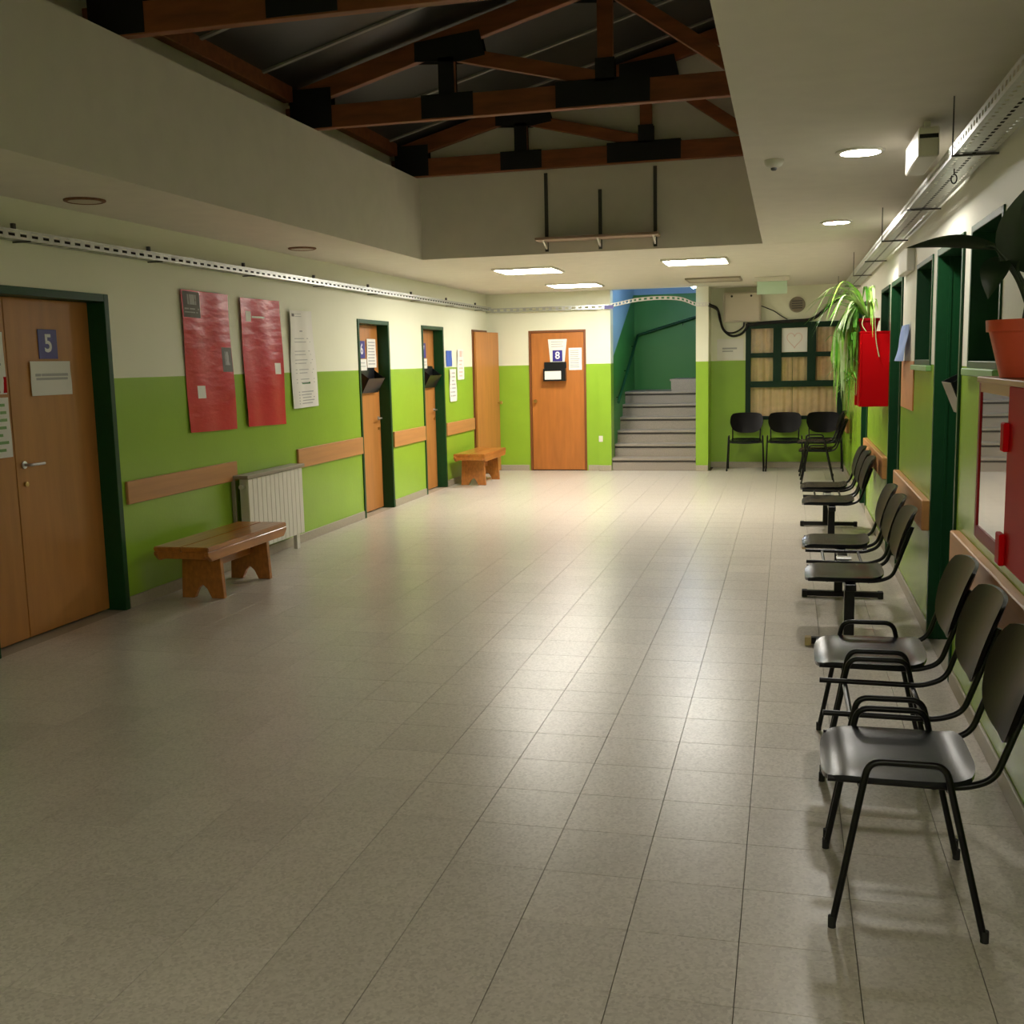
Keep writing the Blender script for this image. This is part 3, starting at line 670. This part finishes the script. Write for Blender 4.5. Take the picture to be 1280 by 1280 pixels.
# ------------------------------------------------------------------ trusses
def truss(y, label, near_wall=False):
    t = thing('roof_truss', (-2, y, PZ), label, 'truss', 'timber roof trusses')
    W_ = .07; XR = WELL[1]-.003; ch = .17
    X = [-3.48, -2.46, -1.28, -.32]
    top = lambda x: 3.66+.27*(x+3.48)+.07
    MB().box(WELL[0]-.24, XR, y-W_/2, y+W_/2, PZ+.004, PZ+ch).build('bottom_chord', 'truss_wood', t, bevel=.004)
    MB().beam((WELL[0]-.2, y, top(WELL[0]-.2)), (XR-.04, y, top(XR-.04)), W_, .14).build('top_chord', 'truss_wood', t, bevel=.004)
    for k in (1, 2):
        MB().box(X[k]-.055, X[k]+.055, y-W_/2+.004, y+W_/2-.004, PZ+ch, top(X[k])-.06).build('post', 'truss_wood', t, bevel=.003)
    for k in (1, 2):
        a = (X[k]+.08, y, top(X[k])-.10); b = (X[k+1]-.06, y, PZ+ch+.03)
        MB().beam(a, b, W_-.012, .10).build('web', 'truss_wood', t, bevel=.003)
    for (x0, x1, z0, z1) in ((WELL[0]-.2, WELL[0]+.14, PZ+.01, PZ+.30), (X[1]-.20, X[1]+.20, PZ+.012, PZ+ch+.01), (X[2]-.36, X[2]+.32, PZ+.012, PZ+ch+.02)):
        for s in (-1, 1): MB().box(x0, x1, y+s*(W_/2+.001), y+s*(W_/2+.007), z0, z1).build('gusset_plate', 'truss_plate', t)
    for k in (1, 2):
        for s in (-1, 1):
            yy0, yy1 = sorted((y+s*(W_/2+.001), y+s*(W_/2+.007))); zc = top(X[k])
            MB().prism([(X[k]-.24, zc-.135), (X[k]+.10, zc-.16), (X[k]+.30, zc-.13), (X[k]+.26, zc+.05), (X[k]-.24, zc-.0)], yy0, yy1, 'y').build('gusset_plate', 'truss_plate', t)
            if k == 1: MB().box(X[k]-.06, X[k]+.06, yy0, yy1, PZ+ch, zc-.12).build('gusset_plate', 'truss_plate', t)
            else: MB().box(X[k]-.07, X[k]+.07, yy0, yy1, PZ+ch, PZ+ch+.16).build('gusset_plate', 'truss_plate', t)
for y, lab in ((5.47, 'brown timber roof truss above the number 5 door'), (7.96, 'middle brown timber truss with black steel joint plates'), (10.26, 'brown timber truss against the upper end wall'), (3.0, 'brown timber truss nearest the entrance end')):
    truss(y, lab)
for k, (y0, y1) in enumerate(((3.04, 5.43), (5.51, 7.92), (8.0, 10.22))):
    tag(MB().box(WELL[0]-.25, WELL[0]-.17, y0, y1, 3.66, 3.70+.08).build('eaves_purlin', 'truss_wood', None, bevel=.004),
        ['timber purlin at the eaves before the number 5 door truss', 'timber purlin at the eaves joining the middle truss to the nearer one', 'timber purlin at the eaves joining the middle truss to the end wall'][k], 'beam', 'eaves purlins')

# shelf rack on the upper end wall
r = thing('shelf_rack', (-1.73, WELL[3], 2.7), 'steel shelf rack with one board on the upper end wall', 'shelf')
for x, z1 in ((-2.25, 3.43), (-1.73, 3.25), (-1.21, 3.43)):
    MB().box(x-.016, x+.016, WELL[3]-.02, WELL[3]-.001, 2.70, z1).build('upright', 'dark_grey', r)
    MB().prism([(WELL[3]-.02, 2.72), (WELL[3]-.20, 2.785), (WELL[3]-.02, 2.785)], x-.008, x+.008, 'x').build('bracket', 'white_steel', r)
MB().box(-2.32, -1.16, WELL[3]-.23, WELL[3]-.022, 2.787, 2.812).build('board', 'shelf_wood', r, bevel=.003)

# ------------------------------------------------------------------ lights
for n, (x0, x1, y0, y1, lit, lab) in enumerate([(-3.15, -2.50, 11.70, 12.32, 1, 'lit square ceiling panel left of the stair axis under the end wall'), (-3.12, -2.47, 14.30, 14.92, 1, 'lit square ceiling panel in front of the orange door'),
                                (-1.27, -.63, 11.48, 12.10, 1, 'lit square ceiling panel under the shelf rack wall, right of the stairs'), (-1.27, -.61, 14.30, 14.92, 0, 'unlit square ceiling panel in front of the stair opening'),
        (-2.9, -2.25, -2.2, -1.58, 2, 'added unseen ceiling panel by the back wall, away from the fire cabinet'), (-1.1, -.45, -2.2, -1.58, 2, 'added unseen ceiling panel by the back wall, towards the fire cabinet')]):  # last two are added out of view to lift the near end
    t = thing('ceiling_panel', ((x0+x1)/2, (y0+y1)/2, CZ-.03), lab, 'ceiling light', 'square ceiling panels')
    fr = .022; fm = 'white_steel' if lit else 'grey_steel'
    for a in ((x0-fr, x1+fr, y0-fr, y0), (x0-fr, x1+fr, y1, y1+fr), (x0-fr, x0, y0, y1), (x1, x1+fr, y0, y1)): MB().box(a[0], a[1], a[2], a[3], CZ-.022, CZ-.0005).build('frame', fm, t)
    MB().box(x0, x1, y0, y1, CZ-.016, CZ-.004).build('diffuser', ['panel_off', 'panel_lit', 'fill_back'][lit], t)
def downlight(x, y, m, label, ringm='white_steel'):
    t = thing('downlight', (x, y, CZ-.012), label, 'ceiling light', 'round downlights')
    MB().lathe((x, y, CZ), [(.122, -.0005), (.122, -.008), (.108, -.014), (.098, -.012), (.098, -.0005)], 28).build('ring', ringm, t, True)
    MB().lathe((x, y, CZ), [(.097, -.004), (.097, -.010), (.05, -.0125)], 24).build('diffuser', m, t)
downlight(.35, 5.95, 'lamp_lit', 'bright round downlight beside the emergency lamp'); downlight(.36, 8.95, 'lamp_lit', 'bright round downlight in front of the ceiling joint')
downlight(-4.12, 5.85, 'panel_off', 'unlit round downlight with rusty rim above door 5', 'rust'); downlight(-4.11, 8.86, 'panel_off', 'unlit round downlight with rusty rim above the white notice', 'rust')
downlight(.35, -.05, 'fill_near', 'added unseen round downlight overhead at the entrance end')  # added behind the view to brighten the nearest floor
t = thing('smoke_detector', (-.08, 6.05, CZ), 'small white round detector on the ceiling by the roof opening', 'detector')
MB().lathe((-.08, 6.05, CZ), [(.052, -.0005), (.052, -.014), (.04, -.032), (.022, -.04)], 20).build('body', 'white_steel', t, True)
MB().lathe((-.08, 6.05, CZ), [(.016, -.0395), (.016, -.05), (.01, -.054)], 12).build('sensor', 'dark_grey', t)
t = thing('emergency_lamp', (.60, 5.5, 2.52), 'white box emergency lamp fixed under the ceiling beside the cable tray', 'lamp')
MB().box(.553, .642, 5.25, 5.78, 2.515, 2.645).build('housing', 'white_steel', t, bevel=.006)
MB().box(.558, .637, 5.244, 5.2499, 2.595, 2.612).build('slot', 'rubber', t)
for y in (5.33, 5.7): MB().box(.585, .61, y-.02, y+.02, 2.646, CZ-.001).build('mount', 'white_steel', t)
t = thing('hanging_sign', (-.2, 14.6, 2.46), 'pale green sign plate hanging from the ceiling before the window', 'sign')
MB().box(-.42, .02, 14.56, 14.64, 2.62, 2.679).build('housing', 'white_steel', t, bevel=.004)
MB().box(-.39, -.01, 14.597, 14.603, 2.455, 2.619).build('plate', 'exit_plate', t)

# ------------------------------------------------------------------ cable trays (perforated sheet: real slots)
def perf(mb, o, u, v, L, W, per, hl, hw):
    """strip of length L along u and width W along v with one slot per period"""
    o, u, v = Vector(o), Vector(u).normalized(), Vector(v).normalized(); n = int(round(L/per)); per = L/n
    a0, a1 = (W-hw)/2, (W+hw)/2; g0, g1 = (per-hl)/2, (per+hl)/2
    def quad(s0, s1, t0, t1): mb.add([o+u*s0+v*t0, o+u*s1+v*t0, o+u*s1+v*t1, o+u*s0+v*t1], [(0, 1, 2, 3)])
    quad(0, L, 0, a0); quad(0, L, a1, W)
    for k in range(n):
        quad(k*per, k*per+g0, a0, a1); quad(k*per+g1, (k+1)*per, a0, a1)
t = thing('cable_tray', (LX+.06, 10, 2.42), 'perforated metal cable tray along the top of the left wall', 'cable tray')
m_ = MB(); yA, yB = 1.0, 15.9
perf(m_, (LX+.115, yA, 2.425), (0, 1, 0), (0, 0, 1), yB-yA, .055, .10, .055, .026)
perf(m_, (LX+.015, yA, 2.425), (0, 1, 0), (1, 0, 0), yB-yA, .10, .10, .05, .04)
perf(m_, (LX+.015, yA, 2.425), (0, 1, 0), (0, 0, 1), yB-yA, .055, .10, .055, .026)
m_.build('channel', 'galv', t)
for k in range(8):
    y = 5.6+1.4*k; MB().box(LX, LX+.12, y-.006, y+.006, 2.417, 2.424).box(LX, LX+.02, y-.012, y+.012, 2.49, 2.53).build('bracket', 'dark_grey', t)
MB().tube([(LX+.06, yA, 2.45), (LX+.07, 8, 2.447), (LX+.06, yB, 2.45)], .016, 8).build('cable', 'rubber', t, True)
t = thing('cable_tray', (-3.2, FY-.06, 2.38), 'perforated metal cable tray along the far wall, arching over the stair opening', 'cable tray')
m_ = MB(); perf(m_, (LX+.02, FY-.11, 2.405), (1, 0, 0), (0, 0, 1), 1.90, .06, .10, .055, .03); perf(m_, (LX+.02, FY-.11, 2.405), (1, 0, 0), (0, 1, 0), 1.72, .10, .10, .05, .04)
m_.build('channel', 'galv', t)
path = bez([(-2.56, FY-.11, 2.42), (-2.36, FY-.11, 2.455), (-2.13, FY-.11, 2.495), (-1.8, FY-.11, 2.51), (-1.5, FY-.11, 2.485), (-1.28, FY-.11, 2.40), (-1.10, FY-.11, 2.40)], 4)
m_ = MB()
for a_, b_ in zip(path, path[1:]): perf(m_, a_, b_-a_, Vector((0, 0, 1)), (b_-a_).length, .05, (b_-a_).length, (b_-a_).length*.5, .026); m_.add([a_, b_, b_+Vector((0, .07, 0)), a_+Vector((0, .07, 0))], [(0, 1, 2, 3)])
m_.build('arch', 'white_steel', t)
MB().box(-2.62, -2.48, FY-.118, FY-.111, 2.40, 2.455).build('clamp', 'sign_blue', t)
t = thing('cable_tray', (.76, 9, 2.48), 'wide galvanised cable tray along the right wall above the doors', 'cable tray')
m_ = MB(); yA, yB = .5, 15.9; zt = 2.45
perf(m_, (.65, yA, zt), (0, 1, 0), (1, 0, 0), yB-yA, .05, .06, .02, .012); perf(m_, (.70, yA, zt), (0, 1, 0), (1, 0, 0), yB-yA, .05, .06, .034, .014); perf(m_, (.75, yA, zt), (0, 1, 0), (1, 0, 0), yB-yA, .05, .06, .02, .012)
perf(m_, (.65, yA, zt), (0, 1, 0), (0, 0, 1), yB-yA, .05, .06, .034, .02); perf(m_, (.80, yA, zt), (0, 1, 0), (0, 0, 1), yB-yA, .05, .06, .034, .02)
m_.build('channel', 'galv', t)
for k in range(7):
    y = 4.85+1.7*k; MB().box(.64, RX, y-.006, y+.006, zt-.009, zt-.001).build('bracket', 'dark_grey', t)
    if k % 2 == 0: MB().tube([(.644, y, zt-.008), (.644, y, CZ)], .003, 6).build('hanger', 'dark_grey', t)
MB().tube([(.72, yA, zt+.02), (.74, 7, zt+.018), (.72, yB, zt+.02)], .016, 8).build('cable', 'rubber', t, True)
hk = tag(MB().tube([(.70, 5.2, 2.448)]+[(.70+.012*math.sin(k*.5), 5.2, 2.425-.02*(1-math.cos(k*.5))) for k in range(12)], .003, 6).build('hook', 'black_metal', None, True), 'little black hook hanging from the right cable tray', 'hook')
tag(MB().box(RX-.05, RX, 7.78, 8.38, 2.20, 2.36).build('junction_box', 'white_steel', None, bevel=.006), 'white junction box below the cable tray on the right wall', 'junction box')
# electric cabinet, cables and round vent over the window
t = thing('electric_cabinet', (-.65, WY-.07, 2.17), 'beige electric cabinet on the wall above the window corner', 'cabinet')
MB().box(-.92, -.38, WY-.15, WY, 2.17, 2.60).build('body', 'elec_box', t, bevel=.008)
MB().box(-.90, -.40, WY-.162, WY-.151, 2.19, 2.585).build('door', 'elec_box', t, bevel=.006)
for x in (-.80, -.52): MB().lathe((x, WY-.162, 2.545), [(.016, 0), (.016, -.006), (.01, -.008)], 12, 'y').build('latch', 'rubber', t)
t = thing('round_vent', (.135, WY, 2.29), 'round grey vent on the wall above the curtained window', 'vent')
MB().lathe((.135, WY, 2.40), [(.115, 0), (.115, -.02), (.10, -.03), (.09, -.022), (.02, -.018)], 28, 'y').build('ring', 'grey_steel', t, True)
for k in range(4): MB().box(.135-.075, .135+.075, WY-.03, WY-.022, 2.345+.034*k, 2.357+.034*k).build('louvre', 'dark_grey', t)
def cable(pts, r, label): tag(MB().tube(bez(pts, 6), r, 8).build('cable', 'rubber', None, True), label, 'cable')
yc = WY-.05
cable([(.79, yc, 2.50), (.62, yc, 2.40), (.48, yc, 2.27), (.33, yc, 2.18), (.1, yc, 2.165), (-.3, yc, 2.15), (-.5, yc, 2.13), (-.56, yc, 2.135)], .024, 'thick black cable running along the top of the window')
cable([(-1.10, FY-.06, 2.42), (-1.02, yc, 2.38), (-.97, yc, 2.20), (-.92, yc, 2.06), (-.80, yc, 1.97), (-.66, yc, 2.0), (-.58, yc, 2.10), (-.56, yc, 2.16)], .018, 'black cable hanging in a loop below the electric cabinet')
cable([(-1.10, FY-.10, 2.40), (-1.0, yc-.045, 2.34), (-.95, yc-.045, 2.14), (-.88, yc-.045, 2.03), (-.76, yc-.045, 2.02), (-.64, yc-.045, 2.09), (-.62, yc-.045, 2.165)], .014, 'thinner black cable inside the loop below the electric cabinet')
cable([(-.38, WY-.02, 2.40), (-.2, WY-.02, 2.32), (-.1, WY-.02, 2.25), (.0, WY-.02, 2.19)], .006, 'thin dark wire from the electric cabinet to the window top')
tag(MB().box(-2.70-.03, -2.70+.03, FY-.058, FY-.0505, .44, .53).build('wall_socket', 'white_steel', None, bevel=.002), 'small white socket low on the pilaster by the stairs', 'socket')

# ------------------------------------------------------------------ chairs
def seat_fn(w=.225, y0=-.22, y1=.21, z=.437):
    def fn(u, v):
        a, b = 2*u-1, 2*v-1
        x, y = a*math.sqrt(1-.22*b*b*b*b), b*math.sqrt(1-.20*a*a*a*a)      # rounded square
        yy = (y0+y1)/2+y*(y1-y0)/2
        dz = -.010*(1-x*x)*(1-.3*y) + (-.022*max(0, (-y-.62)/.38)**2) + .018*max(0, (y-.6)/.4)**2 - .006*abs(x)**6
        return (x*w, yy, z+.016+dz)
    return fn
def back_fn(zt=.83, zb=.53, w=.24):
    def fn(u, v):
        a, b = 2*u-1, 2*v-1
        x = a*math.sqrt(1-.28*b**4)*(1-.14*max(0, -b)); h = b*math.sqrt(1-(.22 if b > 0 else .42)*abs(a)**(4 if b > 0 else 3))
        z = (zt+zb)/2+h*(zt-zb)/2
        return (x*w, .245+(z-.47)*.33-.045*x*x+.02, z)
    return fn
def back_tube_pts(s, zt):
    return rounded([(s*.195, -.205, .428), (s*.195, .165, .424), (s*.20, .245, .455), (s*.205, .290+(zt-.05-.47)*.33-.036, zt-.05)], .06, 6)
def shell_seat(parent, dx=0, z=.437):
    f_ = seat_fn(z=z); mb = MB().grid(lambda u, v: Vector(f_(u, v))+Vector((dx, 0, 0)), 20, 20, (0, 0, -.014)); return mb.build('seat', 'seat_plastic', parent, True)
def shell_back(parent, dx=0, zt=.83, zb=.53):
    f_ = back_fn(zt, zb); mb = MB().grid(lambda u, v: Vector(f_(u, v))+Vector((dx, 0, 0)), 18, 14, (0, .014, 0)); return mb.build('backrest', 'black_plastic', parent, True)
def make_chair(with_seat=True):
    t = thing('stacking_chair', (0, 0, 0))
    if with_seat: shell_seat(t)
    bk = shell_back(t)
    for s in (-1, 1):
        ft, fb, rt, rb = (s*.246, -.112, .42), (s*.262, -.188, .004), (s*.246, .130, .42), (s*.262, .225, .004)
        for top_, bot in ((ft, fb), (rt, rb)):
            l = MB().tube([top_, bot], .0102, 10).build('leg', 'black_metal', t, True)
            MB().tube([Vector(bot)+Vector((0, 0, .03)), Vector(bot)+Vector((0, 0, -.004))], .0118, 10).build('foot_cap', 'rubber', l, True)
        MB().tube(rounded([ft, (s*.243, -.095, .503), (s*.243, .112, .503), rt], .055, 6), .0102, 10).build('side_loop', 'black_metal', t, True)
        MB().tube(back_tube_pts(s, .80), .0102, 10).build('back_tube', 'black_metal', t, True)
        MB().tube([(s*.246, -.112, .418), (s*.19, -.112, .412)], .008, 8).tube([(s*.246, .130, .418), (s*.19, .130, .412)], .008, 8).build('side_bracket', 'black_metal', t, True)
    for y in (-.112, .13): MB().tube([(-.19, y, .412), (.19, y, .412)], .010, 8).build('cross_bar', 'black_metal', t, True)
    return t
RZ = -math.pi/2
proto = make_chair(); proto_ns = make_chair(False)
def put(src, first, x, y, z, rz, label, group):
    o = src if first else copy_tree(src); o.location = (x, y, z); o.rotation_euler = (0, 0, rz); return tag(o, label, 'chair', group)
chairs = [(.335, 3.33, 0, RZ, 'black stacking chair with seat, next to the seatless one, nearest the entrance', 'chairs along the right wall'),
          (.345, 4.53, 0, RZ, 'black stacking chair with seat between the seatless chair and the beam seats', 'chairs along the right wall'),
          (.385, 14.62, 0, RZ, 'lower black chair of the stacked pair near the curtained window', 'stacked chairs'),
          (.365, 14.63, .105, RZ, 'upper black chair of the stacked pair near the curtained window', 'stacked chairs'),
          (-.575, 16.17, 0, 0, 'black chair under the window beside the pier', 'chairs under the window'),
          (-.02, 16.17, 0, 0, 'middle black chair of the three under the window', 'chairs under the window'),
          (.53, 16.17, 0, 0, 'black chair under the window in the corner by the right wall', 'chairs under the window')]
for i, a in enumerate(chairs): put(proto, i == 0, *a)
put(proto_ns, True, .34, 3.93, 0, RZ, 'black chair frame with backrest but its seat missing', 'chairs along the right wall')

def make_beam_seat():
    t = thing('beam_seat', (0, 0, 0))
    MB().box(-.78, .78, -.005, .055, .345, .385).build('beam', 'black_metal', t, bevel=.004)
    for s in (-1, 1):
        MB().box(s*.65-.025, s*.65+.025, -.003, .053, .045, .345).build('leg', 'black_metal', t, bevel=.003)
        f_ = MB().box(s*.65-.022, s*.65+.022, -.20, .30, .008, .045).build('foot', 'black_metal', t, bevel=.004)
        for y in (-.215, .285): MB().box(s*.65-.026, s*.65+.026, y, y+.035, 0, .048).build('end_cap', 'cap_cream' if (s == 1 and y < 0) else 'rubber', f_, bevel=.003)
    for k in (-1, 0, 1):
        dx = .55*k
        if k: shell_seat(t, dx, .412)
        shell_back(t, dx, .79, .50)
        m_ = MB()
        for s in (-1, 1): m_.tube([Vector(q)+Vector((dx, 0, -.025)) for q in back_tube_pts(s, .785)], .0105, 8)
        m_.tube([(dx-.195, -.10, .398), (dx+.195, -.10, .398)], .009, 8).tube([(dx-.195, .12, .396), (dx+.195, .12, .396)], .009, 8)
        m_.build('seat_frame', 'black_metal', t, True)
        MB().box(dx-.04, dx+.04, -.02, .07, .385, .40).build('seat_mount', 'chrome', t, bevel=.003)
    return t
bs = make_beam_seat(); bs.location = (.335, 6.92, 0); bs.rotation_euler = (0, 0, RZ)
tag(bs, 'black beam seat lacking its middle seat, beside the near green door', 'bench', 'beam seats')
b2 = copy_tree(bs); b2.location = (.36, 10.15, 0)
tag(b2, 'black beam seat lacking its middle seat, below the red cabinet with spider plant', 'bench', 'beam seats')

# ------------------------------------------------------------------ red cabinets with plants
def cabinet(y0, y1, z0, z1, x0, label):
    t = thing('fire_cabinet', ((x0+RX)/2, (y0+y1)/2, z0), label, 'cabinet')
    MB().box(x0+.012, RX-.001, y0, y1, z0, z1).build('body', 'red_paint', t, bevel=.004)
    st_ = .06
    dr = MB().box(x0, x0+.0115, y1-.035, y1, z0, z1).build('door', 'red_paint_dark', t, bevel=.003)
    MB().box(x0-.004, x0+.0115, y0, y0+.33, z0, z1).build('near_stile', 'red_paint', dr, bevel=.003)
    MB().box(x0, x0+.0115, y0+.33, y1-.035, z0, z0+.04).build('bottom_rail', 'red_paint_dark', dr)
    MB().box(x0, x0+.0115, y0+.33, y1-.035, z1-.03, z1).build('top_rail', 'rail_wood', dr)
    MB().box(x0+.004, x0+.008, y0+.33, y1-.035, z0+.04, z1-.03).build('pane', 'cab_glass', dr)
    MB().box(x0+.0118, x0+.0122, y0+.33, y1-.035, z0+.04, z1-.03).build('lining', 'white_steel', dr)
    MB().box(x0-.02, x0-.004, y0+.30, y0+.345, z1-.18, z1-.10).build('lock', 'red_paint', dr, bevel=.003)
    MB().box(x0-.02, x0-.004, y0+.30, y0+.36, z0, z0+.09).build('hinge', 'red_paint', dr, bevel=.003)
    MB().box(x0-.006, RX-.001, y0, y1+.005, z1, z1+.018).build('top_board', 'rail_wood' if y0 < 5 else 'red_paint', t, bevel=.003)
    return t
cabinet(2.90, 3.74, 1.055, 1.555, .60, 'red glass fronted fire cabinet carrying the terracotta pot')
cabinet(9.44, 10.1, 1.22, 1.822, .59, 'red fire cabinet carrying the spider plant')
# spider plant
def pot(x, y, z, r0, r1, h, m, t):
    MB().lathe((x, y, z), [(r0, 0), (r1, h*.8), (r1+.008, h*.8), (r1+.010, h), (r1-.004, h), (r1-.012, h*.86)], 24).build('pot', m, t, True)
    MB().lathe((x, y, z), [(r1-.014, h*.84), (r1-.02, h*.87), (.01, h*.88)], 20).build('soil', 'soil', t)
def blade(pts, w, m, t, name='leaf', side=None):
    P = bez(pts, 5); N = len(P)-1
    vs = []; fs = []
    for i, p_ in enumerate(P):
        d = (P[min(i+1, N)]-P[max(i-1, 0)]).normalized(); s = d.cross(Vector((0, 0, 1)))
        s = s.normalized() if s.length > .05 else (Vector(side) if side else Vector((1, 0, 0)))
        k = (.55+.45*min(1, i/(N*.3)))*(1-(i/N)**3*.97); up = s.cross(d).normalized()
        vs += [p_-s*w*k/2+up*w*k*.12, p_, p_+s*w*k/2+up*w*k*.12]
    for i in range(N): fs += [(i*3, i*3+1, i*3+4, i*3+3), (i*3+1, i*3+2, i*3+5, i*3+4)]
    return MB().add(vs, fs).build(name, m, t, True)
zc = 1.841; px_, py_ = .66, 9.60
sp = thing('spider_plant', (px_, py_, zc), 'bright green spider plant trailing from a red pot on the red cabinet', 'plant')
pot(px_, py_, zc, .062, .082, .11, 'red_paint_dark', sp)
rnd = random.Random(5); base = Vector((px_, py_, zc+.10))
for k in range(52):
    a = rnd.uniform(0, 2*math.pi) if k % 3 else rnd.uniform(2.3, 4.1); L = rnd.uniform(.22, .52)
    dx, dy = math.cos(a), math.sin(a); 
    if dx > 0: dx *= .2; L *= .75
    hh = rnd.uniform(.10, .30); dr = rnd.uniform(.02, .30)
    q = [base, base+Vector((dx*L*.35, dy*L*.35, hh*.8)), base+Vector((dx*L*.75, dy*L*.75, hh)), base+Vector((dx*L*1.1, dy*L*1.1, hh-dr))]
    q = [Vector((min(v.x, RX-.02), v.y, v.z)) for v in q]
    blade(q, rnd.uniform(.02, .034), rnd.choice(['leaf_lime', 'leaf_lime', 'leaf_pale', 'leaf_mid']), sp)
for k in range(64):       # the trailing side
    x = rnd.uniform(.41, .575); y = py_+rnd.uniform(-.13, .25); zb = rnd.uniform(1.12, 1.62)
    q = [base, base+Vector((-.10, (y-py_)*.4, .08+rnd.uniform(0, .08))), Vector((x, y, 1.88)), Vector((x-rnd.uniform(-.01, .04), y+.02, (1.88+zb)/2)), Vector((x+rnd.uniform(-.05, .03), y+.02, zb))]
    blade(q, rnd.uniform(.024, .042), rnd.choice(['leaf_lime', 'leaf_lime', 'leaf_mid', 'leaf_pale']), sp)
for k in range(16):       # plantlets on the runner
    c_ = Vector((rnd.uniform(.40, .53), py_+rnd.uniform(-.1, .2), rnd.uniform(1.3, 1.8))); a = rnd.uniform(0, 6.28)
    blade([c_, c_+Vector((math.cos(a)*.05, math.sin(a)*.05, .03)), c_+Vector((math.cos(a)*.11, math.sin(a)*.11, -.03))], .022, 'leaf_mid', sp)
MB().tube(bez([base+Vector((.02, -.03, 0)), (.70, 9.50, 1.96), (.70, 9.42, 1.88), (.71, 9.41, 1.75), (.735, 9.41, 1.63)], 6), .004, 6).build('runner', 'leaf_pale', sp, True)
MB().tube(bez([base+Vector((-.03, -.05, 0)), (.62, 9.51, 1.97), (.60, 9.47, 1.90), (.63, 9.43, 1.84)], 6), .003, 6).build('runner', 'leaf_pale', sp, True)
# dark leafed plant in the terracotta pot
zc = 1.575; px_, py_ = .685, 3.40
bp_ = thing('potted_plant', (px_, py_, zc), 'large dark leafed plant in a terracotta pot on the near red cabinet', 'plant')
pot(px_, py_, zc, .085, .118, .165, 'terracotta', bp_)
def broad(stem, tip, w, droop, mid=None, m='leaf_dark', nrm=None):
    stem, tip = Vector(stem), Vector(tip); d = tip-stem; n = Vector(nrm) if nrm else Vector((0, 0, 1)); s = d.cross(n).normalized(); up = s.cross(d).normalized(); N = 12; vs = []; fs = []
    for i in range(N+1):
        k = i/N; p_ = stem+d*k+up*droop*math.sin(math.pi*k)
        ww = w*math.sin(math.pi*min(1, .08+.92*k)**.75)*(1 if k < .95 else .7)
        for j in (-1, -.5, 0, .5, 1): vs.append(p_+s*ww*j/2+up*ww*(.13*abs(j)))
    for i in range(N):
        for j in range(4): fs.append((i*5+j, i*5+j+1, (i+1)*5+j+1, (i+1)*5+j))
    lf_ = MB().add(vs, fs).build('leaf', m, bp_, True)
    b0 = Vector((px_+random.uniform(-.03, .03), py_+random.uniform(-.03, .03), zc+.14))
    MB().tube(bez([b0, b0.lerp(stem, .5)+Vector((0, 0, .03)), stem, stem+d*.12+up*droop*.3], 5), .007, 6, .004).build('stem', 'stem_dark', lf_, True)
broad((.58, 3.42, 1.945), (.33, 3.40, 1.955), .085, .012, nrm=(0, -.55, .83))
broad((.64, 3.42, 1.88), (.69, 3.34, 2.15), .15, .02, nrm=(-.5, -.85, .1))
broad((.69, 3.38, 1.95), (.745, 3.30, 2.19), .15, .02, nrm=(-.2, -.95, .2))
broad((.60, 3.44, 1.92), (.56, 3.40, 1.80), .08, .02, nrm=(-.4, -.9, .1))
broad((.72, 3.46, 1.98), (.66, 3.62, 2.05), .14, .03)
broad((.74, 3.30, 1.93), (.77, 3.08, 1.99), .14, .03)
broad((.69, 3.36, 1.87), (.66, 3.24, 1.98), .10, .02, nrm=(-.6, -.6, .5))
